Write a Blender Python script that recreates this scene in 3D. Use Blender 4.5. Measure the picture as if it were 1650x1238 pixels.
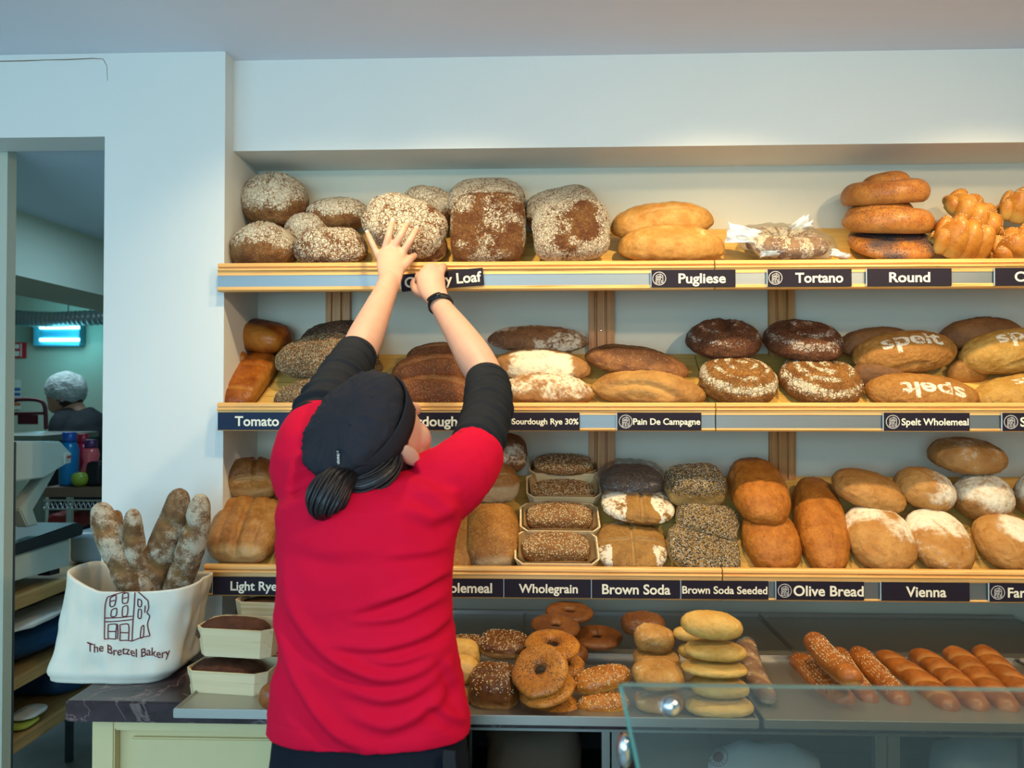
import bpy, bmesh, math, random
import numpy as np
from mathutils import Vector, Matrix, Euler
from mathutils.bvhtree import BVHTree

for o in list(bpy.data.objects): bpy.data.objects.remove(o, do_unlink=True)
scene = bpy.context.scene
COL = scene.collection
R = math.radians
# ------------------------------------------------------------------ camera
FPX, CX, CY = 1300.0, 825.0, 619.0
CAM = Vector((0, 0, 1.52))
cam_data = bpy.data.cameras.new('camera'); cam = bpy.data.objects.new('camera', cam_data); COL.objects.link(cam)
cam.location = CAM; cam.rotation_euler = (R(90.93), 0, R(2.1))
cam_data.sensor_fit = 'HORIZONTAL'; cam_data.sensor_width = 17.3; cam_data.lens = 17.3*FPX/1650.0
cam_data.clip_start = 0.05
cam_data.dof.use_dof = True; cam_data.dof.focus_distance = 2.05; cam_data.dof.aperture_fstop = 2.0
scene.camera = cam
# ------------------------------------------------------------------ view, world, lights
vs = scene.view_settings
vs.view_transform = 'Standard'; vs.look = 'None'; vs.gamma = 1.0; vs.use_curve_mapping = False
vs.exposure = -0.08
scene.display_settings.display_device = 'sRGB'
world = bpy.data.worlds.new('world'); scene.world = world; world.use_nodes = True
bg = world.node_tree.nodes['Background']; bg.inputs[0].default_value = (0.62, 0.80, 1.0, 1); bg.inputs[1].default_value = 0.35

def area(name, loc, rot, sx, sy, power, color):
    l = bpy.data.lights.new(name, 'AREA'); l.shape = 'RECTANGLE'; l.size = sx; l.size_y = sy; l.energy = power; l.color = color
    o = bpy.data.objects.new(name, l); COL.objects.link(o); o.location = loc; o.rotation_euler = rot
    return o
def spot(name, loc, target, power, color, size=100, blend=.6, rad=.03):
    l = bpy.data.lights.new(name, 'SPOT'); l.energy = power; l.color = color; l.spot_size = R(size); l.spot_blend = blend; l.shadow_soft_size = rad
    o = bpy.data.objects.new(name, l); COL.objects.link(o); o.location = loc
    o.rotation_euler = (Vector(target)-Vector(loc)).to_track_quat('-Z', 'Y').to_euler()
    return o
COOL = (0.46, 0.78, 1.0); WARM = (1.0, 0.75, 0.42)
# daylight through the shop window behind the camera
area('shop_window_daylight', (-.95, -2.42, 1.55), (R(90), 0, 0), 2.4, 1.45, 90, COOL)
# unseen area light, added to cool the left side of the shirt
area('side_cool_fill', (-2.55, -.55, 1.55), (R(90), 0, R(-90)), 1.9, 1.3, 20, COOL)
SPOTS = [(-0.60, 1.62), (-0.25, 1.62), (0.45, 1.62), (1.15, 1.62)]
for i, (sx, sy) in enumerate(SPOTS):
    spot('shelf_spot', (sx, sy, 2.385), (sx+.04, 2.2, 1.2), (13, 27, 37, 37)[i], WARM, 104, .75, .025)
# warm ceiling downlights over the customers' side
DOWN = [(1.25, 0.25), (0.35, -0.6), (2.0, -0.8)]
for i, (sx, sy) in enumerate(DOWN):
    spot('shop_spot', (sx, sy, 2.385), (sx-.55, sy+1.2, 1.0), (74, 14, 14)[i], (1.0, 0.72, 0.42), 130, .8, .05)
# back rooms: unseen area lights, the passage one added to brighten the slicer
area('passage_light', (-1.45, 3.1, 2.22), (0, 0, 0), .3, .5, 7.0, (0.45, 0.75, 1.0))
area('bakery_light', (-3.0, 4.6, 2.5), (0, 0, 0), 1.0, .4, 16, (0.65, 0.9, 1.0))

# ------------------------------------------------------------------ pixel helpers
MR = cam.rotation_euler.to_matrix()
def ray(px, py): return MR @ Vector(((px-CX)/FPX, -(py-CY)/FPX, -1.0))
def P(px, py, Y):
    d = ray(px, py); return CAM + d*((Y-CAM.y)/d.y)
def PX(px, py, X):
    d = ray(px, py); return CAM + d*((X-CAM.x)/d.x)
def PZ(px, py, Z):
    d = ray(px, py); return CAM + d*((Z-CAM.z)/d.z)
MRn = np.array(MR)
def proj(V):
    Q = (np.asarray(V, float)-np.array(CAM)) @ MRn
    return np.stack([CX+FPX*Q[:, 0]/-Q[:, 2], CY-FPX*Q[:, 1]/-Q[:, 2]], 1)
def ppm(Y): return FPX/Y

# ------------------------------------------------------------------ numpy noise
def _hash(ix, iy, iz, s):
    h = (ix*374761393 + iy*668265263 + iz*1442695041 + s*974634773) & 0xffffffff
    h = ((h ^ (h >> 13))*1274126177) & 0xffffffff
    h = ((h ^ (h >> 16))*2246822519) & 0xffffffff
    return ((h ^ (h >> 15)) & 0xffffff)/float(0xffffff)
def vnoise(p, s=0):
    s = int(s)
    i = np.floor(p).astype(np.int64); f = p-i; f = f*f*(3-2*f)
    r = 0
    for a in (0, 1):
        for b in (0, 1):
            for c in (0, 1):
                w = (f[:, 0] if a else 1-f[:, 0])*(f[:, 1] if b else 1-f[:, 1])*(f[:, 2] if c else 1-f[:, 2])
                r = r + w*_hash(i[:, 0]+a, i[:, 1]+b, i[:, 2]+c, s)
    return r*2-1
def fbm(p, sc, s=0, o=3):
    p = np.asarray(p, float)*sc; r = 0; a = .55
    for k in range(o):
        r = r+a*vnoise(p*2.03**k+17.3*k, s+k); a *= .5
    return r
def sm(a, b, x):
    t = np.clip((x-a)/(b-a), 0, 1); return t*t*(3-2*t)

# ------------------------------------------------------------------ materials
def lin(h):
    h = h.lstrip('#'); c = [int(h[i:i+2], 16)/255 for i in (0, 2, 4)]
    return tuple(x/12.92 if x <= .04045 else ((x+.055)/1.055)**2.4 for x in c)+(1,)
class NT:
    def __init__(s, name):
        s.m = bpy.data.materials.new(name); s.m.use_nodes = True; s.t = s.m.node_tree; s.N = s.t.nodes
        s.b = s.N['Principled BSDF']; s.out = s.N['Material Output']
    def n(s, typ, ins=None, **kw):
        o = s.N.new('ShaderNode'+typ)
        for k, v in kw.items(): setattr(o, k, v)
        for k, v in (ins or {}).items(): s.set(o.inputs[k], v)
        return o
    def set(s, sock, v):
        if hasattr(v, 'is_output'): s.t.links.new(v, sock)
        else: sock.default_value = v
    def math(s, op, a, b=0.5, c=None, clamp=False):
        o = s.N.new('ShaderNodeMath'); o.operation = op; o.use_clamp = clamp
        s.set(o.inputs[0], a); s.set(o.inputs[1], b)
        if c is not None: s.set(o.inputs[2], c)
        return o.outputs[0]
    def mix(s, f, a, b, blend='MIX'):
        o = s.N.new('ShaderNodeMix'); o.data_type = 'RGBA'; o.blend_type = blend
        s.set(o.inputs[0], f); s.set(o.inputs[6], a); s.set(o.inputs[7], b); return o.outputs[2]
    def ramp(s, f, lo, hi):
        o = s.N.new('ShaderNodeMapRange'); o.clamp = True; o.interpolation_type = 'SMOOTHSTEP'
        s.set(o.inputs[0], f); s.set(o.inputs[1], lo); s.set(o.inputs[2], hi); return o.outputs[0]
    def noise(s, vec, scale, detail=3, rough=.55, dist=0):
        o = s.N.new('ShaderNodeTexNoise'); s.set(o.inputs['Vector'], vec); o.inputs['Scale'].default_value = scale
        o.inputs['Detail'].default_value = detail; o.inputs['Roughness'].default_value = rough; o.inputs['Distortion'].default_value = dist
        return o.outputs['Fac']
    def vor(s, vec, scale, feature='F1', out='Distance'):
        o = s.N.new('ShaderNodeTexVoronoi'); o.feature = feature; s.set(o.inputs['Vector'], vec); o.inputs['Scale'].default_value = scale
        return o.outputs[out]
    def coords(s, kind='Object', rnd=True):
        c = s.n('TexCoord').outputs[kind]
        if rnd:
            oi = s.n('ObjectInfo').outputs['Random']
            c = s.n('VectorMath', {0: c, 1: s.n('CombineXYZ', {0: s.math('MULTIPLY', oi, 37.), 1: s.math('MULTIPLY', oi, 91.), 2: s.math('MULTIPLY', oi, 53.)}).outputs[0]}, operation='ADD').outputs[0]
        return c
    def bump(s, h, strength=.3, dist=.002):
        o = s.n('Bump', {'Strength': strength, 'Distance': dist, 'Height': h}); s.t.links.new(o.outputs[0], s.b.inputs['Normal'])
    def fin(s, col=None, rough=.6, metal=0, spec=.5, **kw):
        if col is not None: s.set(s.b.inputs['Base Color'], col)
        s.set(s.b.inputs['Roughness'], rough); s.set(s.b.inputs['Metallic'], metal); s.b.inputs['Specular IOR Level'].default_value = spec
        for k, v in kw.items(): s.set(s.b.inputs[k], v)
        return s.m
def plain(name, hexc, rough=.6, metal=0, var=.06, scale=25, spec=.4, bump=.05):
    t = NT(name); c = t.coords(); f = t.noise(c, scale, 4)
    a = lin(hexc); lo = tuple(x*(1-var*2) for x in a[:3])+(1,); hi = tuple(min(1, x*(1+var*1.2)) for x in a[:3])+(1,)
    if bump: t.bump(f, bump, .002)
    return t.fin(t.mix(f, lo, hi), rough, metal, spec)
def paint_mat(name, hexc, scale=3, var=.03):
    t = NT(name); c = t.n('NewGeometry').outputs['Position']; f = t.noise(c, scale, 4); g = t.noise(c, 160, 3)
    a = lin(hexc); lo = tuple(x*(1-var*2) for x in a[:3])+(1,)
    t.bump(g, .08, .001)
    return t.fin(t.mix(f, lo, a), .75, 0, .25)
def wood_mat(name, c1, c2, c3, axis=0, scale=1.0, rough=.45):
    t = NT(name); c = t.coords('Object', True)
    s = [55, 55, 55]; s[axis] = 2.2
    m = t.n('Mapping', {0: c, 3: tuple(x*scale for x in s)}).outputs[0]
    f = t.noise(m, 1.0, 4, .6, .4); s2 = [180, 180, 180]; s2[axis] = 5
    g = t.noise(t.n('Mapping', {0: c, 3: tuple(x*scale for x in s2)}).outputs[0], 1, 2)
    col = t.mix(t.ramp(f, .3, .7), lin(c1), lin(c2)); col = t.mix(t.ramp(g, .55, .75), col, lin(c3))
    t.bump(g, .1, .001)
    return t.fin(col, rough, 0, .4)
def bread_mat(name, c1, c2, flour=0., crack=0., pale='#d9b27a', dark='#3c2014', flourc='#e9dec2', specks=None, rough=.62, nsc=22, bump=.35, spec=.3, fsoft=.16, coat=0.0):
    """paint attribute: R flour, G pale torn crumb, B dark bake, A seed mask"""
    t = NT(name); c = t.coords(); lin = lambda h: tuple(x*.80 for x in globals()["lin"](h)[:3])+(1,)
    at = t.n('Attribute', attribute_name='paint'); sep = t.n('SeparateColor', {0: at.outputs['Color']})
    r, g, b = sep.outputs[0], sep.outputs[1], sep.outputs[2]; al = at.outputs['Alpha']
    n1 = t.noise(c, nsc, 4); n2 = t.noise(c, nsc*4.5, 4, .65); n3 = t.noise(c, nsc*16, 2)
    col = t.mix(t.ramp(n1, .3, .7), lin(c1), lin(c2))
    col = t.mix(t.math('MULTIPLY', t.ramp(n2, .42, .75), .35), col, lin(dark))
    col = t.mix(b, col, lin(dark))
    col = t.mix(t.math('MULTIPLY', g, t.math('ADD', .55, t.math('MULTIPLY', n2, .7)), clamp=True), col, lin(pale))
    h = t.math('ADD', t.math('MULTIPLY', n2, .8), t.math('MULTIPLY', n3, .35))
    fm = t.math('ADD', r, t.math('ADD', t.math('MULTIPLY', t.math('SUBTRACT', n2, .5), 1.3), t.math('MULTIPLY', t.math('SUBTRACT', n1, .5), 1.3)))
    fm = t.math('ADD', fm, flour-.5)
    if crack:
        wn = t.n('TexNoise', {'Vector': c, 'Scale': nsc*3.0, 'Detail': 3.}); cw = t.n('VectorMath', {0: c, 1: t.n('VectorMath', {0: wn.outputs['Color'], 'Scale': .022}, operation='SCALE').outputs[0]}, operation='ADD').outputs[0]
        v = t.vor(cw, crack, 'DISTANCE_TO_EDGE'); v2 = t.vor(cw, crack*2.3, 'DISTANCE_TO_EDGE')
        k = t.math('MINIMUM', t.ramp(v, .0, .10), t.ramp(v2, -.06, .12))
        fm = t.math('SUBTRACT', fm, t.math('MULTIPLY', t.math('SUBTRACT', 1., k), .55)); h = t.math('ADD', h, t.math('MULTIPLY', k, .6))
    fm = t.ramp(fm, .5-fsoft, .5+fsoft)
    fm = t.math('MULTIPLY', fm, t.math('ADD', .70, t.math('MULTIPLY', n3, .45)), clamp=True)
    col = t.mix(fm, col, tuple(min(1, x*1.22) for x in lin(flourc)[:3])+(1,))
    if specks:
        for (sc, hexc, thr, dens) in specks:
            v = t.n('TexVoronoi', {'Vector': c, 'Scale': sc}); d = v.outputs['Distance']; rc = t.n('SeparateColor', {0: v.outputs['Color']}).outputs[0]
            mk = t.math('MULTIPLY', t.math('SUBTRACT', 1., t.ramp(d, thr-.12, thr+.06)), t.math('LESS_THAN', rc, t.math('MULTIPLY', dens, al)))
            col = t.mix(mk, col, lin(hexc)); h = t.math('ADD', h, t.math('MULTIPLY', mk, .9))
    t.bump(h, min(1, bump*1.7), .005)
    rr = t.math('ADD', rough, t.math('MULTIPLY', fm, .3), clamp=True)
    m = t.fin(col, rr, 0, spec)
    if coat: t.b.inputs['Coat Weight'].default_value = coat; t.b.inputs['Coat Roughness'].default_value = .25
    return m
def steel(name, hexc='#b9bcbc', rough=.28, axis=0):
    t = NT(name); c = t.coords('Object', False); s = [600, 600, 600]; s[axis] = 4
    n = t.noise(t.n('Mapping', {0: c, 3: tuple(s)}).outputs[0], 1, 2)
    t.bump(n, .06, .0005)
    return t.fin(lin(hexc), t.math('ADD', rough-.06, t.math('MULTIPLY', n, .14)), 1.0, .5)

# ------------------------------------------------------------------ object helpers
def link(o, parent=None, label=None, cat=None, group=None, kind=None):
    COL.objects.link(o)
    if parent is not None:
        o.parent = parent
    if label: o['label'] = label
    if cat: o['category'] = cat
    if group: o['group'] = group
    if kind: o['kind'] = kind
    return o
def mesh_np(name, V, F, mat=None, smooth=True, paint=None):
    me = bpy.data.meshes.new(name); V = np.asarray(V, np.float32); F = np.asarray(F, np.int32); k = F.shape[1]
    me.vertices.add(len(V)); me.vertices.foreach_set('co', V.ravel())
    me.loops.add(F.size); me.loops.foreach_set('vertex_index', F.ravel())
    me.polygons.add(len(F)); me.polygons.foreach_set('loop_start', np.arange(0, F.size, k, dtype=np.int32))
    me.update(calc_edges=True); me.validate()
    if smooth: me.polygons.foreach_set('use_smooth', np.ones(len(me.polygons), bool))
    if paint is not None and len(me.vertices) == len(V):
        a = me.color_attributes.new('paint', 'FLOAT_COLOR', 'POINT'); a.data.foreach_set('color', np.asarray(paint, np.float32).ravel())
    if mat: me.materials.append(mat)
    return me
def rel(o, root):
    """mesh built in world coordinates, parented to an unrotated root"""
    o.parent = root; p = root
    loc = Vector((0, 0, 0))
    while p: loc += p.location; p = p.parent
    o.location = -loc; return o
def wobj(name, me, root=None, **kw):
    o = bpy.data.objects.new(name, me); link(o, None, **kw)
    if root is not None: rel(o, root)
    return o
def empty(name, loc, label, cat, group=None):
    o = bpy.data.objects.new(name, None); o.empty_display_size = .05; o.location = loc
    return link(o, None, label, cat, group)
def bm_mesh(name, bm, mat=None, smooth=False):
    me = bpy.data.meshes.new(name); bmesh.ops.recalc_face_normals(bm, faces=bm.faces[:]); bm.to_mesh(me); bm.free()
    if smooth: me.polygons.foreach_set('use_smooth', np.ones(len(me.polygons), bool))
    if mat: me.materials.append(mat)
    return me
def box_bm(bm, x0, x1, y0, y1, z0, z1, bev=0):
    vs_ = [bm.verts.new((x, y, z)) for z in (z0, z1) for y in (y0, y1) for x in (x0, x1)]
    fs = [bm.faces.new([vs_[i] for i in q]) for q in ((0, 2, 3, 1), (4, 5, 7, 6), (0, 1, 5, 4), (2, 6, 7, 3), (0, 4, 6, 2), (1, 3, 7, 5))]
    if bev: bmesh.ops.bevel(bm, geom=list({e for f in fs for e in f.edges}), offset=bev, segments=2, affect='EDGES')
def box(name, x0, x1, y0, y1, z0, z1, mat, root=None, bev=0, **kw):
    bm = bmesh.new(); box_bm(bm, x0, x1, y0, y1, z0, z1, bev)
    return wobj(name, bm_mesh(name, bm, mat), root, **kw)
def prism(name, poly, axis, a, b, mat, root=None, bev=0, **kw):
    """poly of 2d points extruded along axis from a to b; 2d = the two other axes in xyz order"""
    bm = bmesh.new()
    def mk(p, t):
        v = list(p); v.insert(axis, t); return bm.verts.new(v)
    A = [mk(p, a) for p in poly]; B = [mk(p, b) for p in poly]; n = len(poly)
    bm.faces.new(A); bm.faces.new(B[::-1])
    for i in range(n): bm.faces.new((A[i], A[(i+1) % n], B[(i+1) % n], B[i]))
    if bev: bmesh.ops.bevel(bm, geom=bm.edges[:], offset=bev, segments=2, affect='EDGES')
    return wobj(name, bm_mesh(name, bm, mat), root, **kw)
def ring_faces(ns, seg, closed=True, cap=True, base=0):
    F = []
    for i in range(ns-1):
        for j in range(seg):
            k = (j+1) % seg
            F.append((base+i*seg+j, base+i*seg+k, base+(i+1)*seg+k, base+(i+1)*seg+j))
    return F
def loft(secs, cap=True):
    """list of (n,3) rings -> V, faces(list, quads + fans)"""
    seg = len(secs[0]); V = np.concatenate([np.asarray(s, float) for s in secs]); F = ring_faces(len(secs), seg)
    if cap:
        V = np.concatenate([V, [np.mean(secs[0], 0)], [np.mean(secs[-1], 0)]]); a = len(V)-2; b = a+1; o = (len(secs)-1)*seg
        for j in range(seg):
            k = (j+1) % seg; F.append((a, k, j)); F.append((b, o+j, o+k))
    return V, F
def catmull(pts, n):
    pts = np.asarray(pts, float); m = len(pts); out = []
    for t in np.linspace(0, m-1, n):
        i = min(int(t), m-2); f = t-i
        p0, p1, p2, p3 = pts[max(i-1, 0)], pts[i], pts[i+1], pts[min(i+2, m-1)]
        out.append(.5*((2*p1)+(-p0+p2)*f+(2*p0-5*p1+4*p2-p3)*f*f+(-p0+3*p1-3*p2+p3)*f**3))
    return np.array(out)
def tube(path, radii, seg=16, n=None, round_ends=True, flat=1.0, up=None):
    """tapered tube along a smooth path; flat scales the second cross axis"""
    path = np.asarray(path, float); radii = np.asarray(radii, float)
    if n: 
        q = catmull(np.concatenate([path, radii[:, None]], 1), n); path, radii = q[:, :3], q[:, 3]
    if round_ends:
        d0 = path[0]-path[1]; d0 /= np.linalg.norm(d0)+1e-9; d1 = path[-1]-path[-2]; d1 /= np.linalg.norm(d1)+1e-9
        e0 = [path[0]+d0*radii[0]*f for f in (.95, .7)]; r0 = [radii[0]*f for f in (.3, .72)]
        e1 = [path[-1]+d1*radii[-1]*f for f in (.7, .95)]; r1 = [radii[-1]*f for f in (.72, .3)]
        path = np.concatenate([e0, path, e1]); radii = np.concatenate([r0, radii, r1])
    T = np.gradient(path, axis=0); T /= np.linalg.norm(T, axis=1)[:, None]+1e-9
    u = np.array(up if up is not None else (0.13, -1, 0.21), float); secs = []
    a = np.linspace(0, 2*np.pi, seg, endpoint=False)
    for p, t, r in zip(path, T, radii):
        u = u-t*np.dot(u, t); u /= np.linalg.norm(u)+1e-9; w = np.cross(t, u)
        secs.append(p+r*(np.cos(a)[:, None]*w+np.sin(a)[:, None]*u*flat))
    return loft(secs)
def pydata(name, V, F, mat=None, smooth=True):
    me = bpy.data.meshes.new(name); me.from_pydata([tuple(map(float, v)) for v in V], [], [tuple(f) for f in F]); me.update()
    bm = bmesh.new(); bm.from_mesh(me); bmesh.ops.recalc_face_normals(bm, faces=bm.faces[:]); bm.to_mesh(me); bm.free()
    if smooth: me.polygons.foreach_set('use_smooth', np.ones(len(me.polygons), bool))
    if mat: me.materials.append(mat)
    return me
def joinvf(parts):
    V = []; F = []; o = 0
    for v, f in parts:
        V.append(np.asarray(v, float)); F += [tuple(i+o for i in q) for q in f]; o += len(v)
    return np.concatenate(V), F
def remesh(parts, voxel, smooth=4, name='tmp'):
    V, F = joinvf(parts); me = pydata(name, V, F); o = bpy.data.objects.new(name, me); COL.objects.link(o)
    m = o.modifiers.new('r', 'REMESH'); m.mode = 'VOXEL'; m.voxel_size = voxel; m.use_smooth_shade = True
    if smooth: s = o.modifiers.new('s', 'SMOOTH'); s.factor = .5; s.iterations = smooth
    dg = bpy.context.evaluated_depsgraph_get(); ev = o.evaluated_get(dg); res = bpy.data.meshes.new_from_object(ev)
    bpy.data.objects.remove(o, do_unlink=True); bpy.data.meshes.remove(me)
    return res
def verts_of(me):
    a = np.empty(len(me.vertices)*3, np.float32); me.vertices.foreach_get('co', a); return a.reshape(-1, 3).astype(float)
def set_verts(me, V): me.vertices.foreach_set('co', np.asarray(V, np.float32).ravel()); me.update()
def normals_of(me):
    a = np.empty(len(me.vertices)*3, np.float32); me.vertex_normals.foreach_get('vector', a); return a.reshape(-1, 3).astype(float)
def ellipsoid(c, ax, rad, nu=24, nv=16):
    """c centre, ax 3 unit axes, rad radii"""
    ax = np.array([list(a) for a in ax]); secs = []
    for v in np.linspace(-np.pi/2+.05, np.pi/2-.05, nv):
        a = np.linspace(0, 2*np.pi, nu, endpoint=False)
        p = np.stack([np.cos(v)*np.cos(a)*rad[0], np.cos(v)*np.sin(a)*rad[1], np.full(nu, np.sin(v)*rad[2])], 1)
        secs.append(np.array(c)+p@ax)
    return loft(secs)
# text -> flat mesh, cached
_txt = {}
def text_vf(body, bold=.018, shear=0):
    k = (body, bold)
    if k not in _txt:
        cu = bpy.data.curves.new('t', 'FONT'); cu.body = body; cu.size = 1; cu.offset = bold; cu.resolution_u = 4
        o = bpy.data.objects.new('t', cu); COL.objects.link(o)
        dg = bpy.context.evaluated_depsgraph_get(); me = bpy.data.meshes.new_from_object(o.evaluated_get(dg))
        V = verts_of(me); F = [tuple(p.vertices) for p in me.polygons]
        bpy.data.objects.remove(o, do_unlink=True); bpy.data.curves.remove(cu); bpy.data.meshes.remove(me)
        _txt[k] = (V, F)
    return _txt[k]
# ------------------------------------------------------------------ materials of the place
M = {}
M['wall'] = paint_mat('cream_wall_paint', '#dfe2dc'); M['ceil'] = paint_mat('ceiling_paint', '#e2e8f2'); M['niche'] = paint_mat('niche_paint', '#d3d0bc')
M['back'] = paint_mat('bakery_wall_paint', '#b9bfae'); M['passceil'] = paint_mat('passage_paint', '#c5d5e2')
M['floor'] = plain('grey_floor', '#8f9494', .5, var=.12, scale=8)
M['pine'] = wood_mat('pine', '#dfa55a', '#e9bb74', '#c98a45'); M['pinez'] = wood_mat('pine_upright', '#b5793f', '#c68c50', '#9a6230', axis=2)
M['pined'] = wood_mat('pine_board', '#d8a54c', '#e2b863', '#c08c3c', axis=0)
M['oak'] = wood_mat('passage_shelf_wood', '#b08a52', '#c29b62', '#967040', axis=1)
M['strip'] = steel('brushed_strip', '#8e9698', .46); M['tray'] = steel('tray_steel', '#b9b6ae', .42, axis=1); M['alu'] = steel('aluminium', '#a6aca8', .38, axis=2)
M['chrome'] = plain('chrome', '#d8dcdf', .12, 1.0, .01, 10, .5, 0)
M['sign'] = plain('sign_plate', '#241f2b', .6, 0, .05, 60, .15, .02); M['signblue'] = plain('sign_plate_navy', '#1f2f48', .6, 0, .05, 60, .15, .02)
M['letter'] = plain('sign_lettering', '#efe9d2', .6, 0, .02, 40, .3, 0); M['emblem'] = plain('emblem_print', '#b9b6b4', .6, 0, .02, 40, .3, 0)
M['signedge'] = plain('sign_edge', '#b8d2e0', .4, 0, .02)
def marble():
    t = NT('dark_marble_laminate'); c = t.coords('Object', False); n = t.noise(c, 9, 6, .6, .6); v = t.noise(c, 5, 5, .55, 1.6)
    k = t.math('SUBTRACT', 1., t.ramp(t.math('ABSOLUTE', t.math('SUBTRACT', v, .5)), 0., .018))
    col = t.mix(t.ramp(n, .3, .7), lin('#2a1f20'), lin('#45353a')); col = t.mix(t.math('MULTIPLY', k, .55), col, lin('#8c7874'))
    return t.fin(col, .22, 0, .5)
M['marble'] = marble()
M['cabinet'] = plain('cabinet_cream', '#d8c794', .5, 0, .03, 6); M['dark'] = plain('dark_interior', '#1b1a18', .7); M['black'] = plain('black_plastic', '#15161a', .4)
M['white'] = plain('white_plastic', '#c6cfc6', .4, 0, .03, 12); M['paper'] = plain('paper_white', '#d9d7ce', .8, 0, .05, 30)
M['card'] = plain('cardboard', '#7c5a38', .8, 0, .06, 30)
def glassy(name, tint, alpha, rough=.03):
    t = NT(name); tr = t.n('BsdfTransparent', {0: tint}); gl = t.n('BsdfGlossy', {0: (1, 1, 1, 1), 1: rough}); fr = t.n('Fresnel', {0: 1.5})
    f = t.math('ADD', t.math('MULTIPLY', fr.outputs[0], 1.0), alpha, clamp=True)
    mx = t.n('MixShader', {0: f, 1: tr.outputs[0], 2: gl.outputs[0]}); t.t.links.new(mx.outputs[0], t.out.inputs[0]); return t.m

# ------------------------------------------------------------------ the setting
YS1, YS3, YW, YB, YP = 2.10, 2.02, 2.39, 2.19, 2.13
XP = P(360, 640, YP).x; XD = P(165.5, 640, YP).x
ZC = P(500, 96, YB).z                      # ceiling
ZB = P(873, 238, YB).z                     # underside of bulkhead
ZD = P(100, 221, YP).z                     # door head
S = 'structure'
box('floor', -5.2, 2.7, -2.6, 6.4, -.06, 0, M['floor'], kind=S)
box('ceiling', -2.6, 2.7, -2.6, 2.5, ZC, ZC+.08, M['ceil'], kind=S)
box('wall_back', XP, 2.7, YW, YW+.08, 0, ZC, M['niche'], kind=S)
box('wall_bulkhead', XP, 2.6, YB, YW, ZB, ZC, M['wall'], kind=S)
box('wall_pillar', XD, XP, YP, 2.52, 0, ZC, M['wall'], kind=S)
box('wall_door_head', -2.6, XD, YP, YP+.12, ZD, ZC, M['wall'], kind=S)
box('wall_door_side', -2.6, -2.06, YP, YP+.12, 0, ZD, M['wall'], kind=S)
box('wall_left', -2.68, -2.6, -2.6, YP+.12, 0, ZC, M['wall'], kind=S)
box('wall_right', 2.6, 2.7, -2.6, YW, 0, ZC, M['wall'], kind=S)
for nm, a in (('wall_front_sill', (-2.6, 2.6, 0, .55)), ('wall_front_head', (-2.6, 2.6, 2.32, ZC)), ('wall_front_side', (.3, 2.6, .55, 2.32)), ('wall_front_pier', (-2.6, -2.2, .55, 2.32))):
    box(nm, a[0], a[1], -2.6, -2.52, a[2], a[3], M['wall'], kind=S)
# hairline plaster crack over the door
V, F = tube([P(x, y, YP-.001) for x, y in ((-20, 99), (40, 98), (75, 96.5), (110, 96), (150, 94), (166, 95), (172, 106), (173, 130))], [.0012, .0014, .001, .0014, .0012, .0008, .0005, .0003], 6)
wobj('trim_1', pydata('plaster_crack', V, F, plain('crack_brown', '#8a6a55')), kind=S)
# passage behind the door
ZPC = 2.235
box('ceiling_passage', -2.0, XD, YP+.12, 6.2, ZPC, ZPC+.1, M['passceil'], kind=S)
box('wall_passage_beam', -2.39, -2.0, YP+.12, 6.2, 1.985, 2.65, M['back'], kind=S)
box('wall_passage_right', XD, XD+.06, 2.52, 6.2, 0, ZPC, M['back'], kind=S)
XPI = P(14, 640, 2.27).x
box('wall_passage_pier', -2.0, XPI, 2.255, 2.295, 0, ZPC, M['back'], kind=S)
box('wall_bakery_far', -5.2, XD, 6.2, 6.3, 0, 2.65, M['back'], kind=S)
box('wall_bakery_left', -5.2, -5.1, 2.25, 6.2, 0, 2.65, M['back'], kind=S)
box('wall_bakery_near', -5.1, -2.6, 2.25, 2.3, 0, 2.65, M['back'], kind=S)
box('ceiling_bakery', -5.2, -2.0, 2.25, 6.3, 2.65, 2.7, M['back'], kind=S)
# lamps of the shop ceiling
spotm = plain('spot_rim', '#cfd2d2', .3, .6); em = NT('lamp_glow')
em.b.inputs['Emission Color'].default_value = (1, .85, .6, 1); em.b.inputs['Emission Strength'].default_value = 6; lampm = em.fin((1, .9, .8, 1))
for i, (x, y) in enumerate(SPOTS+DOWN):
    e = empty('ceiling_spotlight', (x, y, ZC), ['recessed ceiling spotlight over the %s' % s for s in ('round flour-dusted loaves', 'tall square loaves', 'bagged ring loaf', 'plaited loaves', 'glass counter', 'customer side of the shop', 'right side of the shop')][i], 'lamp', 'recessed ceiling spotlights')
    a = np.linspace(0, 2*np.pi, 28, endpoint=False); c = lambda r, z: np.stack([x+r*np.cos(a), y+r*np.sin(a), np.full(28, z)], 1)
    V, F = loft([c(.036, ZC), c(.048, ZC), c(.048, ZC-.006), c(.036, ZC-.008), c(.036, ZC)], False)
    wobj('rim', pydata('rim', V, F, spotm), e)
    V, F = loft([c(.034, ZC-.002), c(.030, ZC-.004)], True); wobj('bulb_face', pydata('bulb_face', V, F, lampm), e)

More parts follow.
